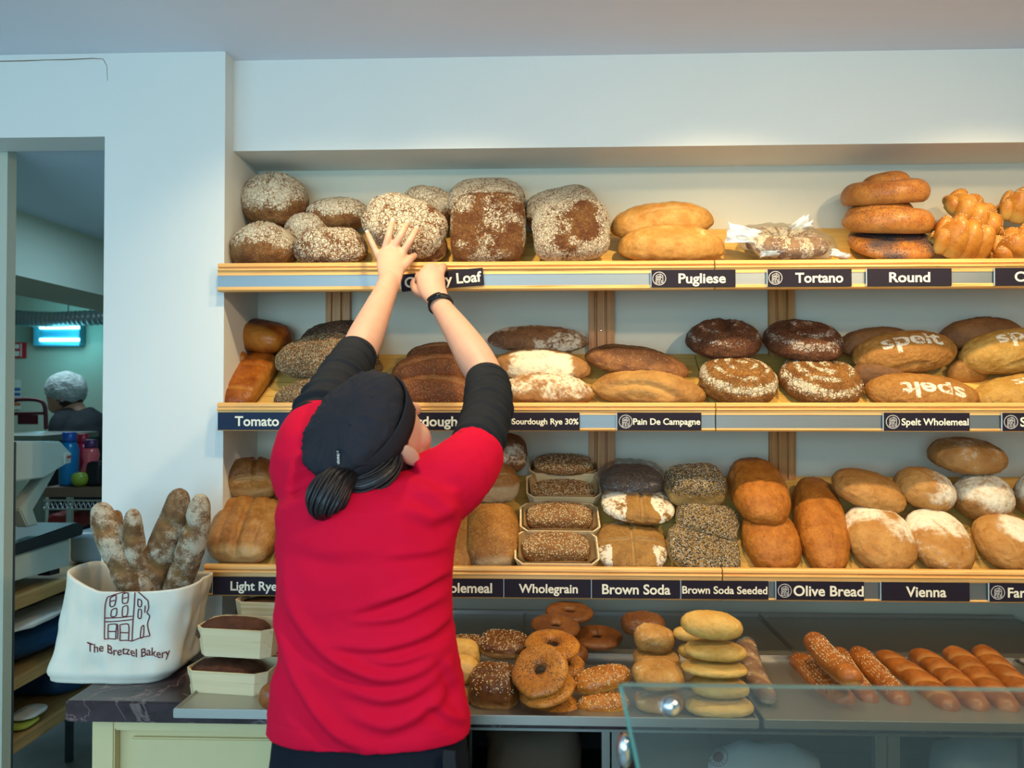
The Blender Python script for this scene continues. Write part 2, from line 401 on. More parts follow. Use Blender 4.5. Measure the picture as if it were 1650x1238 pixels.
# ------------------------------------------------------------------ wall shelves
SLOPE = .70; ST = math.degrees(math.atan(SLOPE))
class Shelf: pass
SH = {}
def make_shelf(k, Yf, ytop, yw, ymet, ybot, xl, seam, names):
    s = Shelf(); s.Yf = Yf; s.zt = P(873, ytop, Yf).z; s.zm1 = P(873, yw, Yf).z; s.zm0 = P(873, ymet, Yf).z; s.zb = P(873, ybot, Yf).z
    s.z0 = s.zb+.014; SH[k] = s
    xs = P(seam, (ytop+ybot)/2, Yf).x
    for i, (xa, xb) in enumerate(((P(xl, (ytop+ybot)/2, Yf).x, xs-.0015), (xs+.0015, 2.3))):
        e = empty('bread_shelf', ((xa+xb)/2, Yf, s.zb), names[i], 'shelf', 'pine bread shelves on the wall')
        bx = max(xa, XP+.002) if i == 0 else xa
        zz = lambda y: s.z0+SLOPE*(y-Yf)
        prism('sloping_board', [(Yf+.02, zz(Yf+.02)), (YW-.002, zz(YW-.002)), (YW-.002, zz(YW-.002)-.018), (Yf+.02, zz(Yf+.02)-.012)], 0, bx, xb, M['pined'], e)
        h = s.zt-s.zm1
        prism('front_rail', [(Yf+.020, s.zm1), (Yf+.020, s.zt-.002), (Yf+.016, s.zt), (Yf+.003, s.zt), (Yf-.001, s.zt-.004), (Yf-.002, s.zt-h*.30), (Yf+.004, s.zt-h*.36), (Yf+.004, s.zt-h*.42), (Yf-.004, s.zt-h*.48), (Yf-.005, s.zt-h*.60), (Yf+.001, s.zt-h*.66), (Yf-.001, s.zm1)], 0, xa, xb, M['pine'], e)
        box('price_strip', xa, xb, Yf+.001, Yf+.018, s.zm0, s.zm1, M['strip'], e)
        prism('bottom_rail', [(Yf-.002, s.zm0), (Yf+.020, s.zm0), (Yf+.020, s.zb), (Yf+.002, s.zb), (Yf-.003, s.zb+.004)], 0, xa, xb, M['pine'], e)
make_shelf(1, YS1, 421, 441.5, 460, 467.5, 351, 1151.5, ('top pine bread shelf left section below the tall square loaves', 'top pine bread shelf right section below the bagged ring loaf'))
make_shelf(2, YS1, 649, 668.5, 690, 695, 350, 1153, ('middle pine bread shelf left section below the rye loaves', 'middle pine bread shelf right section below the stencilled loaves'))
make_shelf(3, YS3, 914.5, 934, 961, 965.5, 328, 1164, ('lowest pine bread shelf left section below the boxed oat loaves', 'lowest pine bread shelf right section below the dusted oblong loaves'))
for i, (xa, xb) in enumerate(((527, 566), (948, 989), (1237, 1278))):
    X0, X1 = P(xa, 560, YW).x, P(xb, 560, YW).x; w = X1-X0
    z0, z1 = .872, SH[1].z0+SLOPE*(YW-.05-YS1)-.02
    zz = [(SH[k].z0+SLOPE*(YW-.024-SH[k].Yf)) for k in (2, 3)]
    cuts = [(1.02, zz[1]-.025), (zz[1]+.006, zz[0]-.025), (zz[0]+.006, z1)]
    e = empty('shelf_upright', ((X0+X1)/2, YW, 1.02), ('fluted pine upright behind the raised bare arm', 'fluted pine upright behind the rye loaves', 'fluted pine upright behind the dark round loaves')[i], 'upright', 'fluted pine uprights')
    for (a, b) in cuts[1:]:
        y1 = YW-.001; yb = y1-.018; d = .007
        prism('post', [(X0, y1), (X0, yb), (X0+.22*w, yb), (X0+.25*w, yb+d), (X0+.31*w, yb+d), (X0+.34*w, yb-.003), (X0+.62*w, yb-.003), (X0+.64*w, yb+d), (X0+.70*w, yb+d), (X0+.72*w, yb), (X1, yb), (X1, y1)], 2, a, b, M['pinez'], e)
    V, F = ellipsoid((X0+w*.48, YW-.0225, P(960, 534, YW).z), np.eye(3), (.004, .002, .004), 12, 8)
    wobj('screw', pydata('screw', V, F, M['chrome']), e)

# ------------------------------------------------------------------ counter, trays, cabinets
ZK, ZT = .87, .886
box('worktop', -1.02, 2.3, 1.70, 2.385, ZK-.045, ZK, M['marble'], bev=.004, label='long dark veined marble worktop under the bread trays', cat='worktop')
def metal_tray(x0, x1, y0, y1, label):
    bm = bmesh.new(); z0 = ZK+.001
    box_bm(bm, x0+.004, x1-.004, y0+.004, y1-.004, z0+.008, ZT-.001)
    for a in ((x0, x1, y0, y0+.005), (x0, x1, y1-.005, y1), (x0, x0+.005, y0+.005, y1-.005), (x1-.005, x1, y0+.005, y1-.005)):
        box_bm(bm, a[0], a[1], a[2], a[3], z0, ZT+.010 if a[3]-a[2] < .01 and a[2] != y0 else ZT+.004, .0015)
    wobj('steel_tray', bm_mesh('steel_tray', bm, M['tray']), label=label, cat='tray', group='steel bread trays on the worktop')
metal_tray(-.745, -.275, 1.615, 1.985, 'steel tray under the boxed dark loaves beside the cloth bag')
metal_tray(-.265, .425, 1.605, 1.985, 'steel tray under the poppy seed bagels and flat rolls')
metal_tray(.435, 1.13, 1.605, 1.985, 'steel tray under the long glazed rolls')
metal_tray(1.14, 1.85, 1.605, 1.985, 'steel tray at the far right end of the worktop')
metal_tray(-.74, -.05, 1.995, 2.37, 'steel tray at the back behind the red shirt')
metal_tray(-.049, .629, 1.995, 2.37, 'steel tray at the back behind the bagels')
metal_tray(.63, 1.35, 1.995, 2.37, 'dark steel tray at the back behind the long rolls')
zt = ZK-.046
e = empty('base_cabinet', (-.6, 1.74, 0), 'cream panelled base cabinet below the cloth bag', 'cabinet')
box('body', -.98, -.21, 1.76, 2.36, .06, zt, M['cabinet'], e)
for (x0, x1, z0, z1) in ((-.98, -.93, .06, zt), (-.26, -.21, .06, zt), (-.93, -.26, zt-.03, zt), (-.93, -.26, .06, .12)):
    box('frame', x0, x1, 1.735, 1.76, z0, z1, M['cabinet'], e, .003)
box('door_panel', -.90, -.29, 1.748, 1.7595, .14, zt-.05, M['cabinet'], e, .003)
box('plinth', -.96, -.23, 1.80, 2.3, 0, .06, M['dark'], e)
e = empty('display_cabinet', (.9, 1.74, 0), 'aluminium framed dark cabinet under the worktop', 'cabinet')
box('back_panel', -.20, 2.2, 2.33, 2.36, .05, zt, M['dark'], e)
box('bottom_panel', -.20, 2.2, 1.76, 2.33, .05, .08, M['dark'], e)
box('shelf_board', -.19, 2.19, 1.80, 2.33, .50, .515, M['dark'], e)
box('top_rail', -.20, 2.2, 1.735, 1.765, zt-.018, zt, M['alu'], e, .002)
box('bottom_rail', -.20, 2.2, 1.735, 1.765, .05, .085, M['alu'], e, .002)
for xa, xb in ((970, 983), (986, 1000), (1412, 1430), (1432, 1452), (1650, 1680)):
    x0, x1 = P(xa, 1210, 1.735).x, P(xb, 1210, 1.735).x
    box('door_stile', x0, x1, 1.738, 1.762, .085, zt-.018, M['alu'], e, .002)
# paper flour sacks and bags inside the cabinet
def sack(name, cx, y, w, d, h, zb, mat, label, seed, cat='bag', group=None):
    a = np.linspace(0, 2*np.pi, 36, endpoint=False); secs = []
    for t in np.linspace(0, 1, 16):
        k = (1-.16*abs(t*2-1)**3)*(1-.45*sm(.86, 1, t)); r = np.abs(np.cos(a))**3.2+np.abs(np.sin(a))**3.2; r = r**(-1/3.2)
        secs.append(np.stack([cx+np.cos(a)*r*w/2*k, y+np.sin(a)*r*d/2*k*(1-.5*sm(.8, 1, t)), np.full(36, zb+h*t)], 1))
    V, F = loft(secs); V = V+ (fbm(V, 22, seed)[:, None]*.012)*np.array([1, 1, .3]); V[:, 2] = np.maximum(V[:, 2], zb)
    return wobj(name, pydata(name, V, F, mat), label=label, cat=cat, group=group)
M['sackw'] = plain('paper_sack', '#a5a9a4', .8, 0, .08, 20); M['sackb'] = plain('brown_sack', '#5a4c3c', .8, 0, .1, 20)
sack('flour_sack', -.02, 1.95, .22, .22, .27, .516, M['sackb'], 'brown paper sack in the dark cabinet behind the red shirt', 3, group='sacks in the cabinet')
sack('flour_sack', .30, 1.93, .22, .2, .24, .516, M['sackb'], 'brown paper sack in the dark cabinet behind the glass edge', 4, group='sacks in the cabinet')
ps = sack('paper_bag', .50, 1.86, .26, .12, .22, .516, M['sackw'], 'pale paper bag with a round red stamp inside the cabinet', 5, group='paper bags in the cabinet')
sack('paper_bag', 1.02, 1.90, .24, .14, .23, .516, M['sackw'], 'grey crumpled paper bag inside the cabinet at right', 8, group='paper bags in the cabinet')
# round red stamp on the white bag
M['stamp'] = plain('stamp_red', '#7b2f2c', .7, 0, .04, 50, .2, 0)
bv = BVHTree.FromObject(ps, bpy.context.evaluated_depsgraph_get())
def on_surface(bv, p, off=.0015):
    o = Vector((CAM.x, CAM.y, CAM.z)) ; d = (Vector(p)-o); d.normalize()
    h = bv.ray_cast(o, d)
    return Vector(h[0])-d*off if h[0] else Vector(p)
def stamp(parent, cx, cy, rad, Y):
    parts = []; a = np.linspace(0, 2*np.pi, 49)
    for r0, r1 in ((.93, 1.0), (0.03, .55)):
        V = []; F = []
        for i, t in enumerate(a):
            for r in (r0*rad, r1*rad): V.append(on_surface(bv, P(cx+r*math.cos(t), cy-r*math.sin(t), Y)))
        for i in range(48): F.append((2*i, 2*i+1, 2*i+3, 2*i+2))
        parts.append(([tuple(v) for v in V], F))
    for word, a0, sgn in (('BRETZEL', 150, -1), ('BAKERY', 208, 1)):
        for i, ch in enumerate(word):
            t = R(a0+sgn*i*20*(1 if sgn < 0 else 1.25)); Vt, Ft = text_vf(ch, .02); W = []
            for v in Vt:
                u, q = (v[0]-.3)*rad*.34, (v[1]-.35)*rad*.34
                rr = rad*.74+q*(1 if sgn < 0 else -1); tt = t+sgn*u/(rad*.74)
                W.append(tuple(on_surface(bv, P(cx+rr*math.cos(tt), cy-rr*math.sin(tt), Y))))
            parts.append((W, Ft))
    V, F = joinvf(parts); wobj('round_stamp', pydata('round_stamp', V, F, M['stamp']), parent)
stamp(ps, 1157, 1220, 16, 1.82)

# ------------------------------------------------------------------ signs
def emblem_vf():
    parts = []; a = np.linspace(0, 2*np.pi, 33)
    V = []; F = []
    for t in a:
        for r in (.44, .5): V.append((r*math.cos(t), r*math.sin(t), 0))
    for i in range(32): F.append((2*i, 2*i+1, 2*i+3, 2*i+2))
    parts.append((V, F))
    def st(x0, y0, x1, y1, w=.028):
        d = np.array([x1-x0, y1-y0]); d = d/np.linalg.norm(d); n = np.array([-d[1], d[0]])*w
        parts.append(([(x0+n[0], y0+n[1], 0), (x0-n[0], y0-n[1], 0), (x1-n[0], y1-n[1], 0), (x1+n[0], y1+n[1], 0)], [(0, 1, 2, 3)]))
    for l in ((-.22, .22, -.22, -.05), (-.22, .22, .08, .34), (.08, .34, .08, -.05), (.08, .34, .26, .2), (.26, .2, .26, -.28), (-.26, -.05, .1, -.05), (-.14, .14, -.06, .16), (-.14, .14, -.14, .02), (-.06, .16, -.06, .02), (.0, .2, .0, .04),
              (-.24, -.12, -.24, -.34), (-.24, -.12, -.08, -.12), (-.24, -.22, -.1, -.22), (-.24, -.34, -.08, -.34), (-.02, -.12, -.02, -.36), (-.02, -.12, .1, -.12), (-.02, -.24, .08, -.24), (-.02, -.36, .1, -.36), (.16, -.1, .16, -.34), (.16, -.34, .28, -.3), (.16, .16, .16, .02)):
        st(*l)
    return joinvf(parts)
EMB = emblem_vf()
def sign(k, xa, xb, text, tx, logo=None, label='', th=None, roll=0, ya=None, yb=None, mat='sign', size=None):
    """price sign: pixel x range, text with its own pixel x range, on shelf k"""
    s = SH[k]; Y = s.Yf-.006; yc = {1: 445, 2: 679.5, 3: 949.5}[k]
    hgt = {1: 28, 2: 28.5, 3: 29}[k]
    slope = {1: -.006, 2: .0017, 3: .0075}[k]
    yc += slope*((xa+xb)/2-873)
    a, b = P(xa, yc, Y), P(xb, yc, Y); c = (a+b)/2; w = b.x-a.x; h = hgt/ppm(Y)
    c.z = (s.zm0+s.zm1)/2 + (0 if k == 1 else 0)
    bm = bmesh.new(); box_bm(bm, -w/2, w/2, -.002, .002, -h/2, h/2, .0006)
    o = bpy.data.objects.new('price_sign', bm_mesh('price_sign', bm, M[mat])); o.location = c; o.rotation_euler = (0, R(-roll), 0)
    link(o, None, label, 'sign', 'dark bread name signs on the shelf edges')
    bm = bmesh.new(); box_bm(bm, -w/2-.0008, -w/2+.0004, -.0022, .002, -h/2, h/2); link(bpy.data.objects.new('edge', bm_mesh('edge', bm, M['signedge'])), o)
    V, F = text_vf(text or '.', .022); V = V.copy(); t0, t1 = (P(tx[0], yc, Y).x-c.x, P(tx[1], yc, Y).x-c.x)
    sc = (t1-t0)/(V[:, 0].max()-V[:, 0].min()); szy = min(sc, (size or .78)*h)
    W = np.zeros_like(V); W[:, 0] = t0+(V[:, 0]-V[:, 0].min())*sc; W[:, 2] = (V[:, 1]-.34)*szy; W[:, 1] = -.0027
    if text: link(bpy.data.objects.new('lettering', pydata('lettering', W, F, M['letter'], False)), o)
    if logo:
        V, F = EMB; r = 22/ppm(Y); W = np.zeros((len(V), 3)); W[:, 0] = P(logo, yc, Y).x-c.x+np.array(V)[:, 0]*r; W[:, 2] = np.array(V)[:, 1]*r; W[:, 1] = -.0027
        link(bpy.data.objects.new('emblem', pydata('emblem', W, F, M['emblem'], False)), o)
    return o
sign(1, 646, 779, 'Granary Loaf', (652, 776), None, 'crooked dark sign reading Granary Loaf behind the fist', roll=4.5, size=.95)
sign(1, 1049, 1185, 'Pugliese', (1093, 1169), 1062, 'dark sign reading Pugliese with round emblem')
sign(1, 1236, 1372, 'Tortano', (1281, 1358), 1249, 'dark sign reading Tortano with round emblem')
sign(1, 1396, 1533, 'Round', (1432, 1498), None, 'dark sign reading Round')
sign(1, 1602, 1738, 'Challah', (1634, 1706), None, 'dark sign cut by the right edge reading Challah')
sign(2, 351, 478, 'Tomato', (379, 450), None, 'navy sign reading Tomato at the left shelf end', mat='signblue')
sign(2, 479, 600, '', (506, 590), 492, 'dark sign half hidden behind the black cap', mat='signblue')
sign(2, 601, 803, 'Sourdough', (636, 737), None, 'dark sign reading Sourdough between cap and raised sleeve')
sign(2, 805, 934, 'Sourdough Rye 30%', (825, 932), 814, 'dark sign reading Sourdough Rye 30% with emblem')
sign(2, 994, 1130, 'Pain De Campagne', (1020, 1128), 1008, 'dark sign reading Pain De Campagne with emblem')
sign(2, 1423, 1562, 'Spelt Wholemeal', (1452, 1560), 1438, 'dark sign reading Spelt Wholemeal with emblem')
sign(2, 1614, 1752, 'Spelt White', (1643, 1745), 1628, 'dark sign cut by the right edge below the pale stencilled loaves')
sign(3, 343, 480, 'Light Rye', (372, 447), None, 'dark sign reading Light Rye above the boxed loaves')
sign(3, 672, 811, 'Wholemeal', (690, 793), None, 'dark sign reading Wholemeal partly behind the red shirt')
sign(3, 812, 952, 'Wholegrain', (836, 931), None, 'dark sign reading Wholegrain')
sign(3, 953, 1095, 'Brown Soda', (970, 1080), None, 'dark sign reading Brown Soda')
sign(3, 1097, 1238, 'Brown Soda Seeded', (1099, 1236), None, 'dark sign reading Brown Soda Seeded')
sign(3, 1250, 1392, 'Olive Bread', (1278, 1391), 1264, 'dark sign reading Olive Bread with emblem')
sign(3, 1419, 1562, 'Vienna', (1459, 1524), None, 'dark sign reading Vienna')
sign(3, 1593, 1735, 'Farmhouse', (1623, 1722), 1607, 'dark sign cut by the right edge below the round dusted loaf')
# ------------------------------------------------------------------ bread
B = {}
def bd(k, *a, **kw): B[k] = bread_mat('crust_'+k, *a, **kw)
bd('country', '#8f5a30', '#b58650', flour=0.36, crack=85, nsc=20, bump=.5)
bd('granary', '#85502c', '#a8743f', flour=0.36, crack=110, nsc=26, bump=.6, fsoft=.12)
bd('floury', '#8f5a30', '#a8703c', flour=0.5, crack=75, nsc=24, bump=.6, fsoft=.12)
bd('pugliese', '#c08437', '#d8a658', flour=-.35, flourc='#ead09a', dark='#8a4f1e', bump=.2)
bd('tortano', '#8a5a3c', '#a97a50', flour=0.42, crack=60, nsc=30)
bd('round', '#a96122', '#c9853a', flour=-.6, pale='#e0b468', dark='#39424c', specks=[(260, '#2c323c', .34, .9), (330, '#1e2228', .36, .8)], rough=.4, bump=.15)
bd('challah', '#ba7026', '#d8953c', flour=-.6, pale='#e3bb62', dark='#6e3812', rough=.36, bump=.12)
bd('tomato', '#8e430f', '#b8661f', flour=-.6, pale='#cf8a35', dark='#4a1d08', rough=.32, bump=.15)
bd('multigrain', '#8a6440', '#a07a50', flour=-.55, dark='#4a2c1a', pale='#96602f', specks=[(190, '#c9b288', .42, .85), (230, '#d8c8a0', .40, .6), (260, '#43301f', .38, .55)], bump=.7)
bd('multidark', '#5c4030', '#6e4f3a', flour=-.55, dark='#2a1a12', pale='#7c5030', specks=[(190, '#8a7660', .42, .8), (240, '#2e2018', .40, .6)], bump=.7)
bd('wholesour', '#6f3a1c', '#8a4e28', flour=-.5, pale='#b98350', specks=[(260, '#d8b07a', .30, .55), (420, '#c79a62', .30, .5)], bump=.4)
bd('rye', '#7b5236', '#9c6c42', flour=0.2, flourc='#d9cdb4', nsc=26, fsoft=.22, specks=[(300, '#e2d4b4', .26, .25)])
bd('ryefl', '#a87642', '#c08c52', flour=0.28, flourc='#eae1c6', nsc=20, fsoft=.25)
bd('campagne', '#a06a30', '#c08a48', flour=-.28, pale='#d9ac62', nsc=24, specks=[(240, '#e8d8b2', .24, .18)])
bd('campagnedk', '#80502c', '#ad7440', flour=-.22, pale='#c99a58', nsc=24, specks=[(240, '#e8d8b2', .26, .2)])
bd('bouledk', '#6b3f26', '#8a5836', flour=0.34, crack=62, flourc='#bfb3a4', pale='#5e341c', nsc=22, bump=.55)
bd('boule', '#96602c', '#b5803f', flour=0.34, crack=64, flourc='#e6dcbd', pale='#bd8440', nsc=22, bump=.55)
bd('spelt', '#a8712f', '#bf8a44', flour=0, flourc='#f0ead6', pale='#c9a05c', dark='#7c4c20', specks=[(420, '#8a5a28', .3, .5)], fsoft=.2, nsc=30)
bd('speltw', '#c08f3c', '#d6aa58', flour=0, flourc='#f0ead6', pale='#dcc080', dark='#8c5c24', fsoft=.2, nsc=30)
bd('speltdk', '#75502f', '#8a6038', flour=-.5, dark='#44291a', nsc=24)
bd('lightrye', '#a56c30', '#c28a48', flour=-.5, pale='#d2ac72', dark='#5a3014', rough=.36, bump=.2, specks=[(420, '#d8b888', .26, .3)])
bd('wholemeal', '#9a6228', '#b87e36', flour=-.5, pale='#cdbb98', dark='#50301a', rough=.4, specks=[(270, '#f0dcb4', .26, .5), (400, '#e2c898', .24, .35)], bump=.3)
bd('oat', '#8c5c2e', '#a8743c', flour=-.5, pale='#c9a066', dark='#4a2c16', specks=[(240, '#ecd8ae', .40, .55)], bump=.5)
bd('soda', '#96692f', '#b2833f', flour=0.12, pale='#caa76a', dark='#54381a', flourc='#e9e2cc', nsc=26, specks=[(360, '#ecdcb4', .26, .35)], fsoft=.14)
bd('sodaseed', '#96743c', '#b08c50', flour=-.55, pale='#c6a768', dark='#54401f', nsc=26, specks=[(210, '#ddd3bd', .44, .75), (235, '#2a2a30', .44, .85), (260, '#c9c3b4', .42, .5)], bump=.6)
bd('olive', '#ac641e', '#c87e2e', flour=-.55, dark='#5e2c10', pale='#cf8f3e', specks=[(120, '#4a2410', .18, .2)], nsc=30, bump=.3, rough=.5)
bd('vienna', '#b87d3a', '#cf9a54', flour=0.22, flourc='#ece4cc', pale='#d9ae6a', dark='#7c4a20', fsoft=.38, nsc=18)
bd('viennap', '#b87d3a', '#cf9a54', flour=-.45, flourc='#ece4cc', pale='#d9ae6a', dark='#7c4a20', fsoft=.38, nsc=18)
bd('farm', '#a5733a', '#bd8c4e', flour=0.2, flourc='#e6dec6', pale='#cda468', dark='#6c4322', fsoft=.38, nsc=18)
bd('ryebox', '#54301c', '#70422a', flour=-.4, dark='#301a10', specks=[(300, '#8a5c3c', .3, .4)], bump=.6, nsc=40)
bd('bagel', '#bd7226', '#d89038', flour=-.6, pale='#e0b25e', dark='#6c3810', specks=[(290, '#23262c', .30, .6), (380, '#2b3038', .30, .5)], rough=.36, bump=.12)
bd('bagel_shade', '#6a3c18', '#845022', flour=-.6, pale='#a87438', dark='#3a2010', specks=[(290, '#23262c', .30, .8)], rough=.4, bump=.12)  # darker copy of the bagel crust, shade put into the colour
bd('sesame', '#a8621f', '#c47a2a', flour=-.6, pale='#d9a956', dark='#5c2c0e', rough=.36, bump=.15)
bd('browntin', '#5e3414', '#84501f', flour=-.6, pale='#c2975c', dark='#331a0c', rough=.36, bump=.2)
bd('white', '#d2a04c', '#e2b866', flour=-.4, flourc='#f0dca8', pale='#e6cc96', dark='#b07c34', bump=.15, rough=.55)
bd('ciabatta', '#b8823e', '#cf9c54', flour=0.1, flourc='#ecdcb0', pale='#dcbc80', dark='#7c4c22', fsoft=.25)
bd('sub', '#94521c', '#b86c2c', flour=-.6, pale='#d9a860', dark='#4c2410', rough=.34, bump=.15, coat=.15)
bd('baguette', '#85603c', '#a87c50', flour=.24, flourc='#d9cbb0', crack=0, pale='#c08a4c', dark='#4c3220', nsc=60, bump=.6, fsoft=.3)
M['sesame'] = plain('sesame_seed', '#e6cf9c', .5, 0, .08, 90); M['oatflake'] = plain('oat_flake', '#e2cda0', .7, 0, .1, 90); M['poppy'] = plain('poppy_seed', '#2c3038', .5, 0, .1, 90)

_cs = {}
def cs(N):
    if N in _cs: return _cs[N]
    g = np.tan(np.linspace(-np.pi/4, np.pi/4, N+1)); a, b = np.meshgrid(g, g, indexing='ij'); one = np.ones_like(a); V = []; F = []; o = 0
    idx = np.arange((N+1)**2).reshape(N+1, N+1); q = np.stack([idx[:-1, :-1], idx[1:, :-1], idx[1:, 1:], idx[:-1, 1:]], -1).reshape(-1, 4)
    for ax in range(3):
        for s in (1, -1):
            p = [None]*3; p[ax] = one*s; p[(ax+1) % 3] = a*s; p[(ax+2) % 3] = b
            V.append(np.stack([x.ravel() for x in p], 1)); F.append(q+o); o += (N+1)**2
    V = np.concatenate(V); F = np.concatenate(F)
    k = np.round(V*1e5).astype(np.int64); _, first, inv = np.unique(k, axis=0, return_index=True, return_inverse=True)
    V = V[first]; F = inv.ravel()[F]; V /= np.linalg.norm(V, axis=1)[:, None]
    _cs[N] = (V, F); return _cs[N]

def segd(x, y, s):
    ax, ay, bx, by = s; dx, dy = bx-ax, by-ay; t = np.clip(((x-ax)*dx+(y-ay)*dy)/(dx*dx+dy*dy+1e-9), 0, 1)
    return np.hypot(x-ax-t*dx, y-ay-t*dy), t
def loaf(dims=(1, .6, .5), ex=2.0, ez=2.0, flat=.55, N=30, seed=1, lump=.03, scores=(), flour=None, grit=.022, pale=None, dark=None, seeds=1.0, mush=0, taper=0, ridge=0, fn=None):
    u, F = cs(N); au = np.abs(u)+1e-9
    r = ((au[:, 0]**ex+au[:, 1]**ex)**(ez/ex)+au[:, 2]**ez)**(-1/ez); q = u*r[:, None]
    q0 = q.copy(); q = q.copy(); q[:, 2] = np.where(q[:, 2] < 0, q[:, 2]*flat, q[:, 2])
    if mush: q[:, :2] *= (1+mush*np.sin(np.clip(q0[:, 2]*1.2+.2, -1, 1)*1.5))[:, None]
    if taper: q[:, 1] *= 1-taper*np.abs(q0[:, 0])**2; q[:, 2] *= 1-taper*.6*np.abs(q0[:, 0])**2
    X = q*np.array(dims)/2; nr = u/np.array(dims); nr /= np.linalg.norm(nr, axis=1)[:, None]; sz = min(dims)
    X = X+nr*(fbm(X+seed*3.1, 2.4/sz, seed, 3)*lump*sz*1.4)[:, None]
    X = X+nr*((fbm(X+seed*1.7, 9/sz, seed+70, 3)*grit-np.abs(fbm(X+seed*.7, 5/sz, seed+90, 2))*grit*.9)*sz)[:, None]
    pt = np.zeros((len(X), 4)); pt[:, 3] = seeds
    top = sm(-.05, .3, q0[:, 2])
    for s in scores:
        d, t = segd(q0[:, 0], q0[:, 1]*dims[1]/dims[0], s[:4]); w = s[4]; dep = s[5]*sz; en = np.sin(np.clip(t, .03, .97)*np.pi)**.5
        wob = 1+.35*vnoise(X*60/ max(dims), seed+9); d = d*wob
        X = X+nr*((-dep*np.exp(-(d/w)**2)+.45*dep*np.exp(-((d-1.9*w)/(.8*w))**2))*top*en)[:, None]
        if len(s) > 6: pt[:, 1] = np.maximum(pt[:, 1], s[6]*np.exp(-(d/(w*1.25))**2)*top*en)
        if len(s) > 7: pt[:, 2] = np.maximum(pt[:, 2], s[7]*np.exp(-((d-1.8*w)/(w*.5))**2)*top*en)
    if ridge: X[:, 2] += ridge*sz*np.exp(-(q0[:, 1]/.12)**2)*top
    nz = fbm(X+seed, 1.6/sz, seed+40, 2)
    if flour is not None: pt[:, 0] = np.clip(flour(q0, X, nz), 0, 1.3)*(1-.8*pt[:, 1])
    if pale is not None: pt[:, 1] = np.maximum(pt[:, 1], np.clip(pale(q0, X, nz), 0, 1))
    if dark is not None: pt[:, 2] = np.maximum(pt[:, 2], np.clip(dark(q0, X, nz), 0, 1))
    if fn is not None: X, pt = fn(q0, X, nr, pt, sz)
    return X, F, pt
# flour / pale painters on normalised loaf coordinates
TOP = lambda q, X, n: sm(-.35, .5, q[:, 2]+n*.5)
ALL = lambda q, X, n: .75+n*.4
FRONT = lambda q, X, n: sm(.1, .6, -q[:, 1]+n*.4)*sm(-.5, .1, q[:, 2])
PATCH = lambda q, X, n: sm(-.25, .3, n)*.85
RINGS = lambda q, X, n: (.45+.4*np.sin(np.hypot(q[:, 0], q[:, 1])*22))*sm(-.3, .3, q[:, 2])+.35*n
LOW = lambda q, X, n: sm(.15, -.25, q[:, 2]+n*.25)
BOT = lambda q, X, n: sm(-.25, -.6, q[:, 2]+n*.2)
DTOP = lambda q, X, n: sm(.35, .95, q[:, 2]+n*.3)*.75
ENDS = lambda q, X, n: sm(.75, 1.0, -q[:, 1]+n*.1)

def rotm(roll, tilt, yaw): return np.array(Matrix.Rotation(R(roll), 3, 'Y') @ Matrix.Rotation(R(tilt), 3, 'X') @ Matrix.Rotation(R(yaw), 3, 'Z'))
def surface(surf):
    if isinstance(surf, (int,)):
        s = SH[surf]; n = np.array([0, -SLOPE, 1.]); n /= np.linalg.norm(n); return np.array([0, s.Yf, s.z0]), n
    return np.array([0, 0, surf[1]]), np.array([0, 0, 1.])
def fit(V, Rm, bb, surf=None, lift=0, Y=None, fa=2, clampz=(.5, 2.0)):
    V = np.array(V, float); cx, cy, wp, hp = bb; tx, ty = cx, cy; acc = 1.0; C = None
    V *= (wp/ppm(2.1))/max(np.ptp(V[:, 0]), 1e-6)
    for it in range(9):
        W = V@Rm.T; d = np.array(ray(tx, ty))
        if Y is not None: C = np.array(CAM)+d*((Y-CAM.y)/d[1])
        else:
            p0, n = surface(surf); t = -(W@n).min()+lift
            C = np.array(CAM)+d*((t-n@(np.array(CAM)-p0))/(n@d))
        if isinstance(surf, int):
            ylo, yhi = (C+W)[:, 1].min(), (C+W)[:, 1].max(); low = (C+W)[:, 2] < SH[surf].zt+.004
            if low.any():
                m = SH[surf].Yf+.0225-(C+W)[low, 1].min()
                if m > 0: C = C+d*(m/d[1])
            m = YW-.002-(C+W)[:, 1].max()
            if m < 0: C = C+d*(m/d[1])
        pp = proj(C+W); lo, hi = pp.min(0), pp.max(0); w, h = hi-lo; c = (lo+hi)/2
        tx += cx-c[0]; ty += cy-c[1]
        k = wp/w; V *= k
        if fa is not None:
            z = (hp/(h*k))**.9; z = max(clampz[0]/acc, min(clampz[1]/acc, z)); acc *= z; V[:, fa] *= z
    return V, C
CNT = [0]
PLACED = {}
def put(name, vfp, mat, bb, surf, label, group, rot=(0, None, 0), lift=0, Y=None, fa=2, cat='bread', key=None, clampz=(.5, 2.0)):
    CNT[0] += 1
    roll, tilt, yaw = rot
    if tilt is None: tilt = ST if isinstance(surf, int) else 0
    Rm = rotm(roll, tilt, yaw); V, F, pt = vfp
    V = np.asarray(V, float)-(np.max(V, 0)+np.min(V, 0))/2
    V, C = fit(V, Rm, bb, surf, lift, Y, fa, clampz)
    if isinstance(F, np.ndarray): me = mesh_np(name, V, F, mat, True, pt)
    else:
        me = pydata(name, V, F, mat); a = me.color_attributes.new('paint', 'FLOAT_COLOR', 'POINT'); a.data.foreach_set('color', np.asarray(pt, np.float32).ravel())
    o = bpy.data.objects.new(name, me); o.location = C; o.rotation_euler = Matrix(Rm.tolist()).to_euler()
    link(o, None, label, cat, group)
    if key: PLACED[key] = o
    return o
